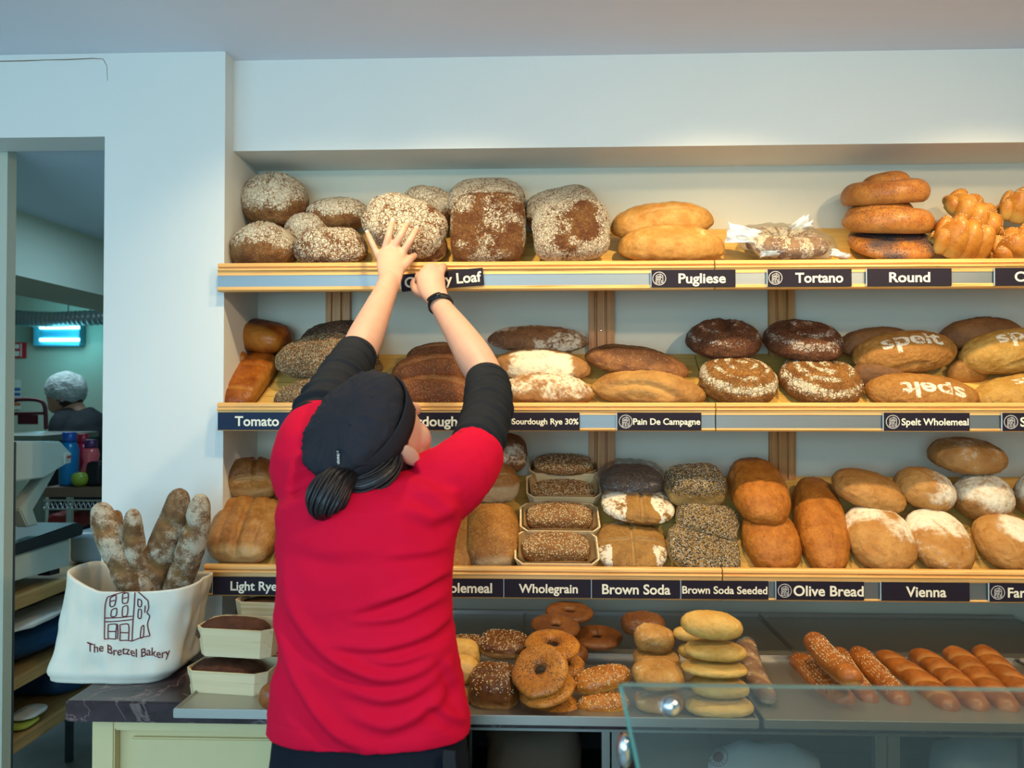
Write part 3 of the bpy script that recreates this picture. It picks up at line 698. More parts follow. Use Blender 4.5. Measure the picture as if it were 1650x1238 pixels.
def scatter(o, n, size, mat, name='seeds', filt=None, seed=0, aspect=.55, thick=.4):
    me = o.data; V = verts_of(me); Nn = normals_of(me); rng = np.random.default_rng(seed+CNT[0])
    w = np.ones(len(V)) if filt is None else np.clip(filt(V/(np.ptp(V, axis=0)/2), Nn, V), 0, 1)
    w = w/w.sum(); idx = rng.choice(len(V), n, p=w); p = V[idx]+rng.normal(0, size*.6, (n, 3)); nn = Nn[idx]
    p = p-nn*np.sum((p-V[idx])*nn, 1)[:, None]
    t = rng.normal(size=(n, 3)); t -= nn*np.sum(t*nn, 1)[:, None]; t /= np.linalg.norm(t, axis=1)[:, None]; b = np.cross(nn, t)
    sc = size*rng.uniform(.75, 1.2, n)[:, None]
    pts = np.stack([p+t*sc, p+b*sc*aspect, p-t*sc, p-b*sc*aspect, p+nn*sc*thick, p-nn*sc*thick*.5], 1).reshape(-1, 3)
    f = np.array([(0, 1, 4), (1, 2, 4), (2, 3, 4), (3, 0, 4), (1, 0, 5), (2, 1, 5), (3, 2, 5), (0, 3, 5)])
    Fq = (f[None]+6*np.arange(n)[:, None, None]).reshape(-1, 3)
    c = bpy.data.objects.new(name, mesh_np(name, pts, Fq, mat, False)); link(c, o, kind='stuff'); return c
UP = lambda q, N, V: sm(.15, .7, N[:, 2])
def torus(Rr=1, r=.5, nu=48, nv=24, seed=1, lump=.03, sq=.8, hole=1.0):
    a = np.linspace(0, 2*np.pi, nu, endpoint=False); b = np.linspace(0, 2*np.pi, nv, endpoint=False); A, Bb = np.meshgrid(a, b, indexing='ij')
    rr = Rr+r*np.cos(Bb)*np.where(np.cos(Bb) < 0, hole, 1); V = np.stack([rr*np.cos(A), rr*np.sin(A), r*sq*np.sin(Bb)], -1).reshape(-1, 3)
    nr = np.stack([np.cos(Bb)*np.cos(A), np.cos(Bb)*np.sin(A), np.sin(Bb)], -1).reshape(-1, 3)
    V = V+nr*(fbm(V+seed*2.3, 1.3, seed, 2)*lump*2)[:, None]
    i = np.arange(nu*nv).reshape(nu, nv); F = np.stack([i, np.roll(i, -1, 0), np.roll(np.roll(i, -1, 0), -1, 1), np.roll(i, -1, 1)], -1).reshape(-1, 4)
    pt = np.zeros((len(V), 4)); n = fbm(V, 1.4, seed+5, 2); pt[:, 3] = np.clip(.35+.9*sm(-.2, .8, nr[:, 2]+n), 0, 1); pt[:, 1] = np.clip(sm(-.3, -.9, nr[:, 2])*.5, 0, 1)
    return V, F, pt
def coil(seed=1, seedy=.9, turns=1.7):
    th = np.linspace(0, 2*np.pi*turns, 70); k = th/th[-1]; rad = 1.0-.80*k**1.1; z = .0+.50*sm(.3, 1, k)
    path = np.stack([rad*np.cos(th+seed), rad*np.sin(th+seed), z], 1); rr = .60*(1-.28*k)*sm(-.12, .12, k)
    V, F = tube(path, rr, 20, None, True, .9); V = V+fbm(V, 1.2, seed, 2)[:, None]*.05; V[:, 2] = np.maximum(V[:, 2], -.34)
    n = fbm(V, 1.3, seed+4, 2); pt = np.zeros((len(V), 4)); pt[:, 3] = np.clip(seedy*sm(-.1, .55, V[:, 2]*.9+n*.9), 0, 1); pt[:, 1] = sm(0, -.35, V[:, 2])*.35
    pt[:, 2] = np.clip((seedy-.9)*2.2, 0, .9)*sm(.0, .45, V[:, 2]*.6+n*1.2)
    return V, F, pt
def braid(n=6, seed=1, L=2.4):
    """three-strand plait: three tapered ropes woven along local X, with a domed top"""
    parts = []; m = 150; t = np.linspace(-1, 1, m); env = np.sqrt(np.clip(1-np.abs(t)**3.2, .02, 1))
    for k in range(3):
        ph = t*np.pi*1.35+k*2*np.pi/3
        path = np.stack([t*L/2*(1-.04*np.cos(ph)), .42*np.sin(ph)*env, (.17*np.sin(2*ph)+.10)*env], 1); rr = .37*env**1.1*(1-.12*np.cos(2*ph))
        parts.append(tube(path, rr, 22, None, True, .92))
    V, F = joinvf(parts); V[:, 2] = np.maximum(V[:, 2], -.24); V = V+fbm(V, 2.0, seed, 2)[:, None]*.04
    nn = fbm(V, 1.6, seed+3, 2); pt = np.zeros((len(V), 4)); pt[:, 1] = np.clip(sm(.10, -.2, V[:, 2]+nn*.15), 0, 1)*.8; return V, F, pt
def stick(L=1, r=.1, seed=1, bend=.03, flour=.6, cuts=6, taper=.75, scorew=.3, N=60, seg=24, flat=.8, pale=.8):
    """long roll / baguette along local Y with slanted cuts on top"""
    t = np.linspace(-1, 1, N); path = np.stack([bend*np.sin(t*2+seed), t*L/2, np.zeros(N)], 1)
    rr = r*(1-(1-taper)*np.abs(t)**2.5)*np.sqrt(np.clip(1-np.abs(t)**14, .02, 1)); a = np.linspace(0, 2*np.pi, seg, endpoint=False); secs = []; 
    for p, q in zip(path, rr): secs.append(p+np.stack([np.cos(a)*q, 0*a, np.sin(a)*q*flat], 1))
    V, F = loft(secs); nr = V.copy(); nr[:, 1] = 0; nr /= np.linalg.norm(nr, axis=1)[:, None]+1e-6
    V = V+nr*(fbm(V+seed, 1.2/r, seed, 3)*.07*r)[:, None]; tt = V[:, 1]/(L/2); x = V[:, 0]/r
    pt = np.zeros((len(V), 4)); pt[:, 3] = 1; top = sm(-.1, .4, nr[:, 2])
    if cuts:
        ph = (tt*cuts/2+x*scorew+.25); d = np.abs(ph-np.round(ph)); k = np.exp(-(d/.13)**2)*top*(np.abs(x) < .8)
        V = V-nr*(k*.2*r)[:, None]; pt[:, 1] = k*pale
    nz = fbm(V+seed, 1/r, seed+3, 2); pt[:, 0] = np.clip(flour+.8*nz, 0, 1.2)*(1-.7*pt[:, 1]) if flour else 0
    pt[:, 1] = np.maximum(pt[:, 1], sm(-.15, -.6, nr[:, 2])*.7)
    return V, F, pt
def raster(text, nx=260, ny=90):
    V, F = text_vf(text, .03); lo = V.min(0); hi = V.max(0); g = np.zeros((ny, nx))
    U = (V[:, 0]-lo[0])/(hi[0]-lo[0])*(nx-1); W = (V[:, 1]-lo[1])/(hi[1]-lo[1])*(ny-1); gx, gy = np.meshgrid(np.arange(nx), np.arange(ny))
    for f in F:
        for k in range(1, len(f)-1):
            a, b, c = f[0], f[k], f[k+1]; x0, x1 = int(min(U[a], U[b], U[c])), int(max(U[a], U[b], U[c]))+2; y0, y1 = int(min(W[a], W[b], W[c])), int(max(W[a], W[b], W[c]))+2
            X_, Y_ = gx[y0:y1, x0:x1], gy[y0:y1, x0:x1]
            e = lambda i, j: (U[j]-U[i])*(Y_-W[i])-(W[j]-W[i])*(X_-U[i])
            e1, e2, e3 = e(a, b), e(b, c), e(c, a); m = ((e1 >= 0) & (e2 >= 0) & (e3 >= 0)) | ((e1 <= 0) & (e2 <= 0) & (e3 <= 0))
            g[y0:y1, x0:x1] = np.maximum(g[y0:y1, x0:x1], m)
    return g
G_SPELT = raster('spelt')
def stencil(x0, x1, y0, y1, flip=False, amt=1.0):
    """flour stencil on the loaf top: ranges on normalised (x, y) coordinates"""
    def fn(q, X, nr, pt, sz):
        u = (q[:, 0]-x0)/(x1-x0); v = (q[:, 1]-y0)/(y1-y0)
        if flip: u, v = 1-u, 1-v
        ins = (u > 0) & (u < 1) & (v > 0) & (v < 1) & (q[:, 2] > 0); ny, nx = G_SPELT.shape
        m = G_SPELT[np.clip((v*(ny-1)).astype(int), 0, ny-1), np.clip((u*(nx-1)).astype(int), 0, nx-1)]*ins
        pt[:, 0] = np.maximum(pt[:, 0]*.5, m*amt); return X, pt
    return fn

# ---- shelf 1 -------------------------------------------------------
g = 'round flour-dusted loaves'
star = [(-.5, -.1, .5, .1, .05, .05, .25), (0, -.55, .05, .4, .05, .06, .25), (-.35, -.4, .0, .0, .04, .04, .2)]
put('country_loaf', loaf((1, 1, .8), 2, 2.2, .75, 34, 1, .03, [(-.1, -.6, .1, .3, .06, .05, .3), (.1, .3, .6, -.05, .06, .06, .3)], TOP), B['country'], (442, 322, 113, 92), 1, 'round dusted loaf leaning on the niche wall, upper of two', g, (0, ST, 10))
put('country_loaf', loaf((1, 1, .8), 2, 2.2, .7, 34, 2, .03, [(0, -.5, .05, .4, .06, .07, .3), (-.4, .05, .4, .0, .05, .06, .3)], TOP), B['country'], (425, 396, 112, 82), 1, 'round dusted loaf at the front left corner of the top shelf', g, (0, 10, 0))
put('country_loaf', loaf((1, .8, .6), 2, 2.2, .6, 20, 3, .03, (), TOP), B['country'], (494, 372, 75, 60), 1, 'brown loaf half hidden between the dusted loaves', g)
g = 'flour-crusted oval loaves'
put('country_loaf', loaf((1, .8, .42), 2.3, 2.4, .9, 32, 4, .03, (), TOP, pale=None), B['country'], (543, 345, 101, 56), 1, 'flat oval loaf with floury rim resting on a dusted dome loaf', g, (-2, 18, 0), lift=.02)
put('country_loaf', loaf((1, .8, .62), 2.4, 2.4, .5, 34, 5, .03, (), ALL), B['floury'], (533, 397, 120, 64), 1, 'white floury dome loaf at the shelf edge left of the hand', g, (0, 12, 0))
put('granary_loaf', loaf((1, .8, .5), 2.6, 2.6, .7, 38, 6, .035, (), ALL), B['floury'], (652, 363, 141, 108), 1, 'large floury loaf being pushed by the spread hand', 'square floury loaves', (12, 66, -8), Y=2.165, fa=1, key='held')
put('granary_loaf', loaf((1, .7, .6), 2.6, 2.6, .7, 24, 7, .03, (), TOP), B['granary'], (688, 335, 92, 74), 1, 'floury loaf behind the one pushed by the hand', 'square floury loaves', (8, 40, 0), Y=2.31)
put('granary_loaf', loaf((1, .7, .6), 2.6, 2.6, .7, 24, 8, .03, (), PATCH), B['granary'], (680, 398, 84, 52), 1, 'brown loaf lying under the one pushed by the hand', 'square floury loaves', (0, 20, 0), Y=2.19)
put('granary_loaf', loaf((1, .9, .5), 4.2, 2.6, .9, 40, 9, .03, (), lambda q, X, n: .68+n*1.2), B['granary'], (786, 368, 123, 118), 1, 'tall square loaf with mottled crust standing above crooked sign', 'square floury loaves', (1, 76, 0), Y=2.185, fa=1)
put('granary_loaf', loaf((1, .8, .6), 3, 2.6, .7, 28, 10, .03, (), TOP, pale=LOW), B['granary'], (784, 322, 126, 72), 1, 'floury topped loaf behind the mottled square loaf', 'square floury loaves', (-2, 36, 0), Y=2.31)
put('granary_loaf', loaf((1, .9, .5), 4.2, 2.6, .9, 38, 11, .03, (), lambda q, X, n: sm(.2, .9, np.hypot(q[:, 0], q[:, 1])+n*.9)), B['granary'], (920, 372, 127, 102), 1, 'square loaf with floury edges standing left of the golden loaves', 'square floury loaves', (-4, 74, 0), Y=2.185, fa=1)
put('granary_loaf', loaf((1, .8, .6), 3, 2.6, .7, 28, 12, .03, (), TOP, pale=LOW), B['granary'], (905, 335, 118, 76), 1, 'tilted floury topped loaf behind the square loaf with floury edges', 'square floury loaves', (-12, 36, 0), Y=2.31)
g = 'golden oval loaves'
put('golden_loaf', loaf((1, .55, .42), 2.3, 2.2, .55, 36, 13, .02, [(-.5, -.34, .6, -.30, .03, .03, .5)], TOP), B['pugliese'], (1067, 356, 167, 64), 1, 'golden oval loaf lying on top of another golden loaf', g, (-4, 20, 4), lift=.015)
put('golden_loaf', loaf((1, .55, .42), 2.3, 2.2, .55, 36, 14, .02, (), TOP), B['pugliese'], (1082, 394, 172, 66), 1, 'golden oval loaf lying underneath at the shelf edge', g, (1, 16, -2))
V, F, pt = torus(1, .52, 72, 30, 5, .06, .75)
k = np.sin(np.arctan2(V[:, 1], V[:, 0])*9+V[:, 2]*2); V *= (1+.035*k)[:, None]; pt[:, 0] = np.clip(.75+fbm(V, 1.5, 3)*.6-.7*(k < -.75), 0, 1.2); pt[:, 1] = (k < -.8)*.3
ring = put('ring_loaf', (V, F, pt), B['tortano'], (1268, 392, 134, 56), 1, 'floury ring loaf inside a clear plastic bag', 'ring loaf', (2, 24, 0))
t = NT('clear_film'); tr = t.n('BsdfTransparent', {0: (.95, .97, .97, 1)}); gl = t.n('BsdfGlossy', {0: (1, 1, 1, 1), 1: .10}); df = t.n('BsdfDiffuse', {0: (.85, .88, .9, 1)}); fr = t.n('Fresnel', {0: 1.45})
c0 = t.coords(); nb = t.n('Bump', {'Strength': .5, 'Distance': .004, 'Height': t.noise(c0, 60, 3, .6, 1.0)}); t.t.links.new(nb.outputs[0], gl.inputs['Normal']); t.t.links.new(nb.outputs[0], fr.inputs['Normal'])
m1 = t.n('MixShader', {0: .035, 1: tr.outputs[0], 2: df.outputs[0]}); m2 = t.n('MixShader', {0: t.math('ADD', t.math('MULTIPLY', fr.outputs[0], .55), .01, clamp=True), 1: m1.outputs[0], 2: gl.outputs[0]}); t.t.links.new(m2.outputs[0], t.out.inputs[0]); M['film'] = t.m
M['filmpaper'] = plain('bag_paper', '#dfe2e0', .6, 0, .05, 40)
def film(o, grow, noise_, label, ears=()):
    """thin clear bag around a loaf, in the loaf's own frame; ears = (dir xyz, size) flared ends"""
    D = np.ptp(verts_of(o.data), axis=0)/2*grow; u, F = cs(26); au = np.abs(u)+1e-9; r = (au**2.6).sum(1)**(-1/2.6); V = u*r[:, None]*D
    V = V+u*(np.abs(fbm(V, 34, 5, 3))*noise_)[:, None]
    V[:, 2] = np.maximum(V[:, 2], -D[2]/grow*1.0)
    f = bpy.data.objects.new('plastic_bag', mesh_np('plastic_bag', V, F, M['film'])); f.location = o.location; f.rotation_euler = o.rotation_euler
    link(f, None, label, 'bag', 'clear plastic bread bags')
    for i, (p0, p1, w0, w1) in enumerate(ears):
        A = Vector(p0); Bv = Vector(p1); d = Bv-A; nn = 14; Vv = []; Ff = []
        side = d.cross(Vector((.15, -1, .3))).normalized()
        for a in range(nn):
            for b in range(nn):
                t_ = a/(nn-1); s_ = b/(nn-1)*2-1; w = w0+(w1-w0)*t_
                p = A+d*t_+side*w*s_+Vector((0, -1, .2))*(.010*math.sin(s_*7+t_*5)+.006*math.sin(s_*13-3*t_))
                Vv.append(tuple(p))
        for a in range(nn-1):
            for b in range(nn-1): Ff.append((a*nn+b, a*nn+b+1, (a+1)*nn+b+1, (a+1)*nn+b))
        me = pydata('bag_end', Vv, Ff, M['filmpaper']); e_ = bpy.data.objects.new('bag_end', me); link(e_, f)
        e_.matrix_parent_inverse = f.matrix_basis.inverted()
        md = e_.modifiers.new('s', 'SOLIDIFY'); md.thickness = .0006
    return f
film(ring, 1.16, .012, 'clear crinkled plastic bag around the floury ring loaf', [(P(1225, 385, 2.17), P(1172, 372, 2.17), .018, .033), (P(1272, 372, 2.25), P(1306, 354, 2.25), .01, .022), (P(1225, 412, 2.125), P(1262, 406, 2.125), .006, .008), (P(1338, 408, 2.125), P(1368, 414, 2.125), .010, .006)])
g = 'coiled poppy seed rounds'
put('coiled_loaf', coil(1, .35), B['round'], (1427, 304, 146, 58), 1, 'coiled round loaf at the top of the stack of three', g, (-3, 12, 20), Y=2.25)
put('coiled_loaf', coil(2, .55), B['round'], (1432, 348, 151, 58), 1, 'coiled round loaf in the middle of the stack of three', g, (1, 14, 80), Y=2.23)
put('coiled_loaf', coil(3.6, 1.3), B['round'], (1438, 392, 146, 60), 1, 'coiled round loaf thick with poppy seeds at the stack bottom', g, (2, 30, -40), Y=2.20, key='poppycoil')
scatter(PLACED['poppycoil'], 1500, .0012, M['poppy'], 'poppy_seeds', lambda q, N, V: sm(.2, .7, N[:, 2])*sm(-.25, .2, fbm(V, 22, 6, 2)), aspect=.8, thick=.6)
g = 'plaited sesame loaves'
for i, (bb, rot, lb, Y) in enumerate((((1549, 386, 112, 84), (22, 30, 15), 'plaited sesame loaf at the shelf edge right of the coiled stack', 2.17), ((1568, 347, 100, 88), (38, 40, 0), 'plaited loaf leaning steeply on the front plaited loaf', 2.24), ((1650, 334, 95, 66), (12, 30, 0), 'plaited loaf at the upper right edge of the picture', 2.26), ((1652, 392, 116, 66), (-14, 25, 0), 'plaited loaf at the shelf edge cut by the right edge', 2.17))):
    o = put('plaited_loaf', braid(6, i+2), B['challah'], bb, 1, lb, g, rot, Y=Y)
    scatter(o, 700, .0022, M['sesame'], 'sesame_seeds', lambda q, N, V: sm(.2, .8, N[:, 2])*(fbm(V, 40, 3, 2) > -.1))
# ---- shelf 2 -------------------------------------------------------
g = 'tomato tin loaves'
put('tin_loaf', loaf((1, .7, .6), 3.6, 2.8, .9, 32, 21, .02, (), pale=lambda q, X, n: FRONT(q, X, n)*.5, dark=DTOP), B['tomato'], (421, 542, 101, 58), 2, 'orange brown tin loaf resting on the glossy split loaf', g, (3, 24, -18), lift=.012)
put('tin_loaf', loaf((1, 1.2, .6), 3.2, 2.6, .8, 36, 22, .02, [(-.6, .3, .7, .3, .05, .08, .35), (-.8, -.75, .8, -.75, .05, .05, .8)], pale=lambda q, X, n: sm(.6, .95, np.abs(q[:, 0])+n*.1)*.7), B['tomato'], (402, 612, 92, 92), 2, 'glossy orange split loaf at the left end of the middle shelf', g, (2, 40, -6), fa=1)
put('tin_loaf', loaf((1, .8, .6), 3.2, 2.6, .8, 16, 23, .02, (), pale=lambda q, X, n: .6+n), B['tomato'], (386, 582, 34, 46), 2, 'golden loaf end glimpsed behind the two tomato loaves', g, (0, 30, 0), Y=2.27)
g = 'seed crusted oval loaves'
SL = [(-.55, -.12, .6, .02, .09, .06, .75)]
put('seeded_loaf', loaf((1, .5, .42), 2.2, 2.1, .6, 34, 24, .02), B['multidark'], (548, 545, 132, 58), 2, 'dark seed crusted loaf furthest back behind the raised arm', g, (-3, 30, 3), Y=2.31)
o = put('seeded_loaf', loaf((1, .5, .44), 2.2, 2.1, .6, 40, 25, .02, SL), B['multigrain'], (527, 573, 168, 76), 2, 'pale seed crusted loaf with a brown split beside the raised arm', g, (-3, 24, 3), lift=.02)
scatter(o, 700, .0021, M['oatflake'], 'grain_crust', lambda q, N, V: (N[:, 1] < .3)*1.0)
o = put('seeded_loaf', loaf((1, .5, .44), 2.2, 2.1, .6, 36, 26, .02, SL), B['multigrain'], (516, 633, 150, 52), 2, 'seed crusted loaf at the shelf edge under the split one', g, (-4, 12, 0))
scatter(o, 420, .0021, M['oatflake'], 'grain_crust', lambda q, N, V: (N[:, 1] < .3)*1.0)
put('seeded_loaf', loaf((1, .5, .44), 2.2, 2.1, .6, 20, 27, .02), B['multigrain'], (590, 592, 55, 44), 2, 'seed crusted loaf end showing right of the raised forearm', g, (0, 30, 20), Y=2.29)
g = 'dark speckled sourdough loaves'
put('speckled_loaf', loaf((1, .5, .44), 2.2, 2.1, .6, 28, 28, .02, [(-.7, -.1, .7, .0, .06, .05, .6)]), B['wholesour'], (705, 572, 100, 42), 2, 'brown speckled loaf furthest back between the bare arms', g, (-3, 30, 0), Y=2.30)
put('speckled_loaf', loaf((1, .5, .44), 2.2, 2.1, .6, 34, 29, .02, [(-.8, -.2, .7, -.1, .05, .04, .5)]), B['wholesour'], (700, 595, 138, 56), 2, 'dark brown speckled loaf in the middle between the bare arms', g, (-2, 26, 3))
put('speckled_loaf', loaf((1, .5, .44), 2.2, 2.1, .6, 36, 30, .02, [(-.8, -.15, .8, -.25, .05, .04, .6)]), B['wholesour'], (706, 632, 150, 62), 2, 'reddish brown speckled loaf at the shelf edge right of the cap', g, (2, 14, 0))
g = 'rye loaves in a pile of three'
put('rye_loaf', loaf((1, .42, .34), 2.0, 2.0, .6, 38, 31, .02, (), PATCH), B['rye'], (867, 547, 163, 46), 2, 'dark rye loaf at the top of the pile of three', g, (1.5, 26, -1), Y=2.30)
put('rye_loaf', loaf((1, .44, .36), 2.0, 2.0, .6, 40, 32, .02, [(-.8, .1, .75, .1, .025, .03, .2, .6)], lambda q, X, n: sm(1.0, .5, np.abs(q[:, 0])+n*.25)*1.0*sm(.25, -.1, q[:, 1])), B['ryefl'], (873, 589, 158, 56), 2, 'white floured rye loaf in the middle of the pile of three', g, (3, 26, -2), lift=.006)
put('rye_loaf', loaf((1, .44, .36), 2.0, 2.0, .6, 40, 33, .02, [(-.6, -.05, .75, -.08, .03, .05, .3, .5)], lambda q, X, n: TOP(q, X, n)*.75), B['ryefl'], (881, 628, 152, 56), 2, 'golden floured rye loaf at the shelf edge under the pile', g, (2, 14, 0))
g = 'country oval loaves'
put('country_oval_loaf', loaf((1, .42, .36), 2.0, 2.0, .6, 40, 34, .03, [(-.7, .0, .8, .05, .03, .04, .4, .5)], lambda q, X, n: .15+n*.3, dark=DTOP), B['campagnedk'], (1026, 585, 168, 62), 2, 'tilted brown oval loaf with dark top on the golden loaf', g, (9, 26, -4), lift=.01)
put('country_oval_loaf', loaf((1, .42, .36), 2.0, 2.0, .6, 40, 35, .03, [(-.75, -.28, .6, -.40, .035, .07, .8, .6), (-.5, .12, .7, .05, .03, .05, .6, .5)], lambda q, X, n: .1+n*.3, pale=lambda q, X, n: .35+n*.5), B['campagne'], (1045, 627, 186, 62), 2, 'golden oval loaf with a torn seam at the shelf edge', g, (4, 16, -3))
g = 'rustic round sourdough loaves'
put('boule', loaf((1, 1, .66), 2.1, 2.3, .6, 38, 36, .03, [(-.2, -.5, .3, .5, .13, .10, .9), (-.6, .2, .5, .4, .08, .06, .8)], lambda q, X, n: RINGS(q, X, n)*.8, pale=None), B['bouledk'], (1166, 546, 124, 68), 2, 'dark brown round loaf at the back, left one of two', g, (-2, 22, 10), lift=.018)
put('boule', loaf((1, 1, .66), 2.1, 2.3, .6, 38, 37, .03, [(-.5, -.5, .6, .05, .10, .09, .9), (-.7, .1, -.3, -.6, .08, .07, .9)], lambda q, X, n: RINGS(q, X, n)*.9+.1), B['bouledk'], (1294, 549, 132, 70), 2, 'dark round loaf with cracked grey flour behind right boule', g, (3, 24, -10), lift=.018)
put('boule', loaf((1, 1, .7), 2.1, 2.3, .7, 40, 38, .03, [(-.55, -.42, .55, -.35, .13, .07, .95), (-.75, .15, -.25, -.2, .07, .06, .8)], lambda q, X, n: RINGS(q, X, n)+.15), B['boule'], (1190, 613, 129, 84), 2, 'golden round loaf with ringed flour at the shelf edge seam', g, (4, 30, 0))
put('boule', loaf((1, 1, .68), 2.1, 2.3, .7, 40, 39, .03, [(.35, -.7, .45, .5, .16, .10, .95), (-.6, -.38, .0, -.42, .06, .05, .8)], lambda q, X, n: RINGS(q, X, n)+.2), B['boule'], (1323, 615, 140, 86), 2, 'golden round loaf with a torn ear left of stencilled loaves', g, (5, 30, 8))
g = 'stencilled oval loaves'
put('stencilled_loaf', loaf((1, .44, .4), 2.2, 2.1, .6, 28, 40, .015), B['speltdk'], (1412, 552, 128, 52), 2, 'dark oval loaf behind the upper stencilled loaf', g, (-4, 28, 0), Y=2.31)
put('stencilled_loaf', loaf((1, .48, .44), 2.15, 2.1, .7, 92, 41, .012, [(-.6, -.47, .7, -.48, .014, .03, .4, .3)], fn=stencil(-.56, .60, -.70, .20, amt=1.15)), B['spelt'], (1457, 568, 172, 72), 2, 'oval loaf with spelt stencilled upright in flour', g, (-3, 38, 4), lift=.016)
put('stencilled_loaf', loaf((1, .48, .44), 2.15, 2.1, .7, 92, 42, .012, (), fn=stencil(-.50, .62, -.86, -.05, True, 1.15)), B['spelt'], (1486, 634, 188, 66), 2, 'oval loaf with spelt stencilled upside down at the shelf edge', g, (3, 32, -3))
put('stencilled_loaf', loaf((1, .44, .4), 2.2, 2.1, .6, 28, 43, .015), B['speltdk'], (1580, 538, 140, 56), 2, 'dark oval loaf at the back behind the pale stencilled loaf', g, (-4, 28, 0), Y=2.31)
put('stencilled_loaf', loaf((1, .48, .44), 2.15, 2.1, .7, 70, 44, .012, [(-.6, -.47, .7, -.48, .014, .03, .4)], fn=stencil(-.42, .75, -.62, .25, amt=1.15)), B['speltw'], (1628, 566, 170, 76), 2, 'pale golden stencilled loaf at the right picture edge, upper one', g, (-5, 36, 4), lift=.016)
put('stencilled_loaf', loaf((1, .48, .44), 2.15, 2.1, .7, 60, 45, .012, [(-.6, -.47, .7, -.48, .014, .03, .4)], fn=stencil(-.35, .75, -.55, .2, amt=1.15)), B['speltw'], (1650, 634, 170, 64), 2, 'pale golden stencilled loaf at the right picture edge, lower one', g, (-4, 26, 4))
put('stencilled_loaf', loaf((1, .48, .44), 2.2, 2.1, .7, 20, 46, .012), B['spelt'], (1560, 598, 70, 44), 2, 'shaded oval loaf in the gap between stencilled loaves', g, (0, 30, 0), Y=2.27)
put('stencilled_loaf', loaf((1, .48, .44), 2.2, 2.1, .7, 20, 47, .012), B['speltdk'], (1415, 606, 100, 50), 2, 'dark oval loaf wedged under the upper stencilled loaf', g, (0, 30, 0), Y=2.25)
# ---- shelf 3 -------------------------------------------------------
g = 'light rye tin loaves'
put('tin_loaf', loaf((1, .8, .8), 3.4, 2.6, .9, 34, 50, .02, [(.15, -.9, .15, .9, .07, .07), (-.9, -.70, .9, -.66, .03, .05, .5)], pale=lambda q, X, n: sm(.25, -.05, q[:, 2]+n*.1)*sm(.5, .9, -q[:, 1])*.9, dark=DTOP, mush=.06), B['lightrye'], (406, 773, 86, 74), 3, 'double domed tin loaf on top of the broad split loaf', g, (6, 26, 14), lift=.03)
def twolobe(q, X, nr, pt, sz):
    X = X.copy(); X[:, 2] -= .10*sz*np.exp(-((q[:, 0])/.10)**2)*sm(-.1, .3, q[:, 2]); X[:, 2] -= .04*sz*np.exp(-((q[:, 0]-.5)/.06)**2)*sm(-.1, .3, q[:, 2]); X[:, 2] -= .04*sz*np.exp(-((q[:, 0]+.5)/.06)**2)*sm(-.1, .3, q[:, 2])
    return X, pt
put('tin_loaf', loaf((1, 1.1, .55), 3.2, 2.6, .9, 38, 51, .015, (), pale=lambda q, X, n: sm(.72, .9, -q[:, 1]+n*.06), fn=twolobe), B['lightrye'], (395, 854, 126, 112), 3, 'broad split tin loaf with pale foot at the left shelf end', g, (5, 38, 4), fa=1)
put('tin_loaf', loaf((1, 1.1, .55), 3.2, 2.6, .9, 28, 52, .015, (), pale=lambda q, X, n: sm(.72, .9, -q[:, 1]+n*.06), fn=twolobe), B['lightrye'], (490, 856, 90, 110), 3, 'split tin loaf mostly hidden behind the red shirt', g, (0, 38, 0), fa=1)
put('tin_loaf', loaf((1, .8, .8), 3.4, 2.6, .9, 20, 53, .02), B['lightrye'], (462, 772, 50, 70), 3, 'tin loaf peeping out behind the red shoulder', g, (0, 26, 0), Y=2.27)
g = 'wholemeal tin loaves'
put('tin_loaf', loaf((1, .8, .8), 3.0, 2.4, .9, 28, 54, .02, (), lambda q, X, n: FRONT(q, X, n)*.8), B['rye'], (814, 730, 72, 66), 3, 'dark tin loaf at the back under the black sleeve', g, (6, 26, 8), Y=2.29)
put('tin_loaf', loaf((1, .8, .8), 3.4, 2.6, .9, 34, 55, .02, [(-.9, -.40, .9, -.40, .03, .05, .4)], pale=lambda q, X, n: sm(.35, .75, -q[:, 1])*sm(.55, .25, q[:, 2]+n*.1)), B['wholemeal'], (797, 780, 82, 64), 3, 'wholemeal tin loaf with pale torn side beside the red sleeve', g, (3, 24, 12), lift=.03)
put('tin_loaf', loaf((1, 1.35, .62), 3.2, 2.6, .9, 36, 56, .015, (), dark=None, pale=lambda q, X, n: sm(.80, .95, -q[:, 1]+n*.05)*.7), B['wholemeal'], (794, 866, 88, 112), 3, 'long wholemeal tin loaf beside the boxed oat loaves', g, (3, 38, 5), fa=1)
put('tin_loaf', loaf((1, 1.35, .62), 3.2, 2.6, .9, 28, 57, .015), B['wholemeal'], (738, 872, 60, 106), 3, 'wholemeal tin loaf touching the red shirt', g, (3, 38, 5), fa=1)
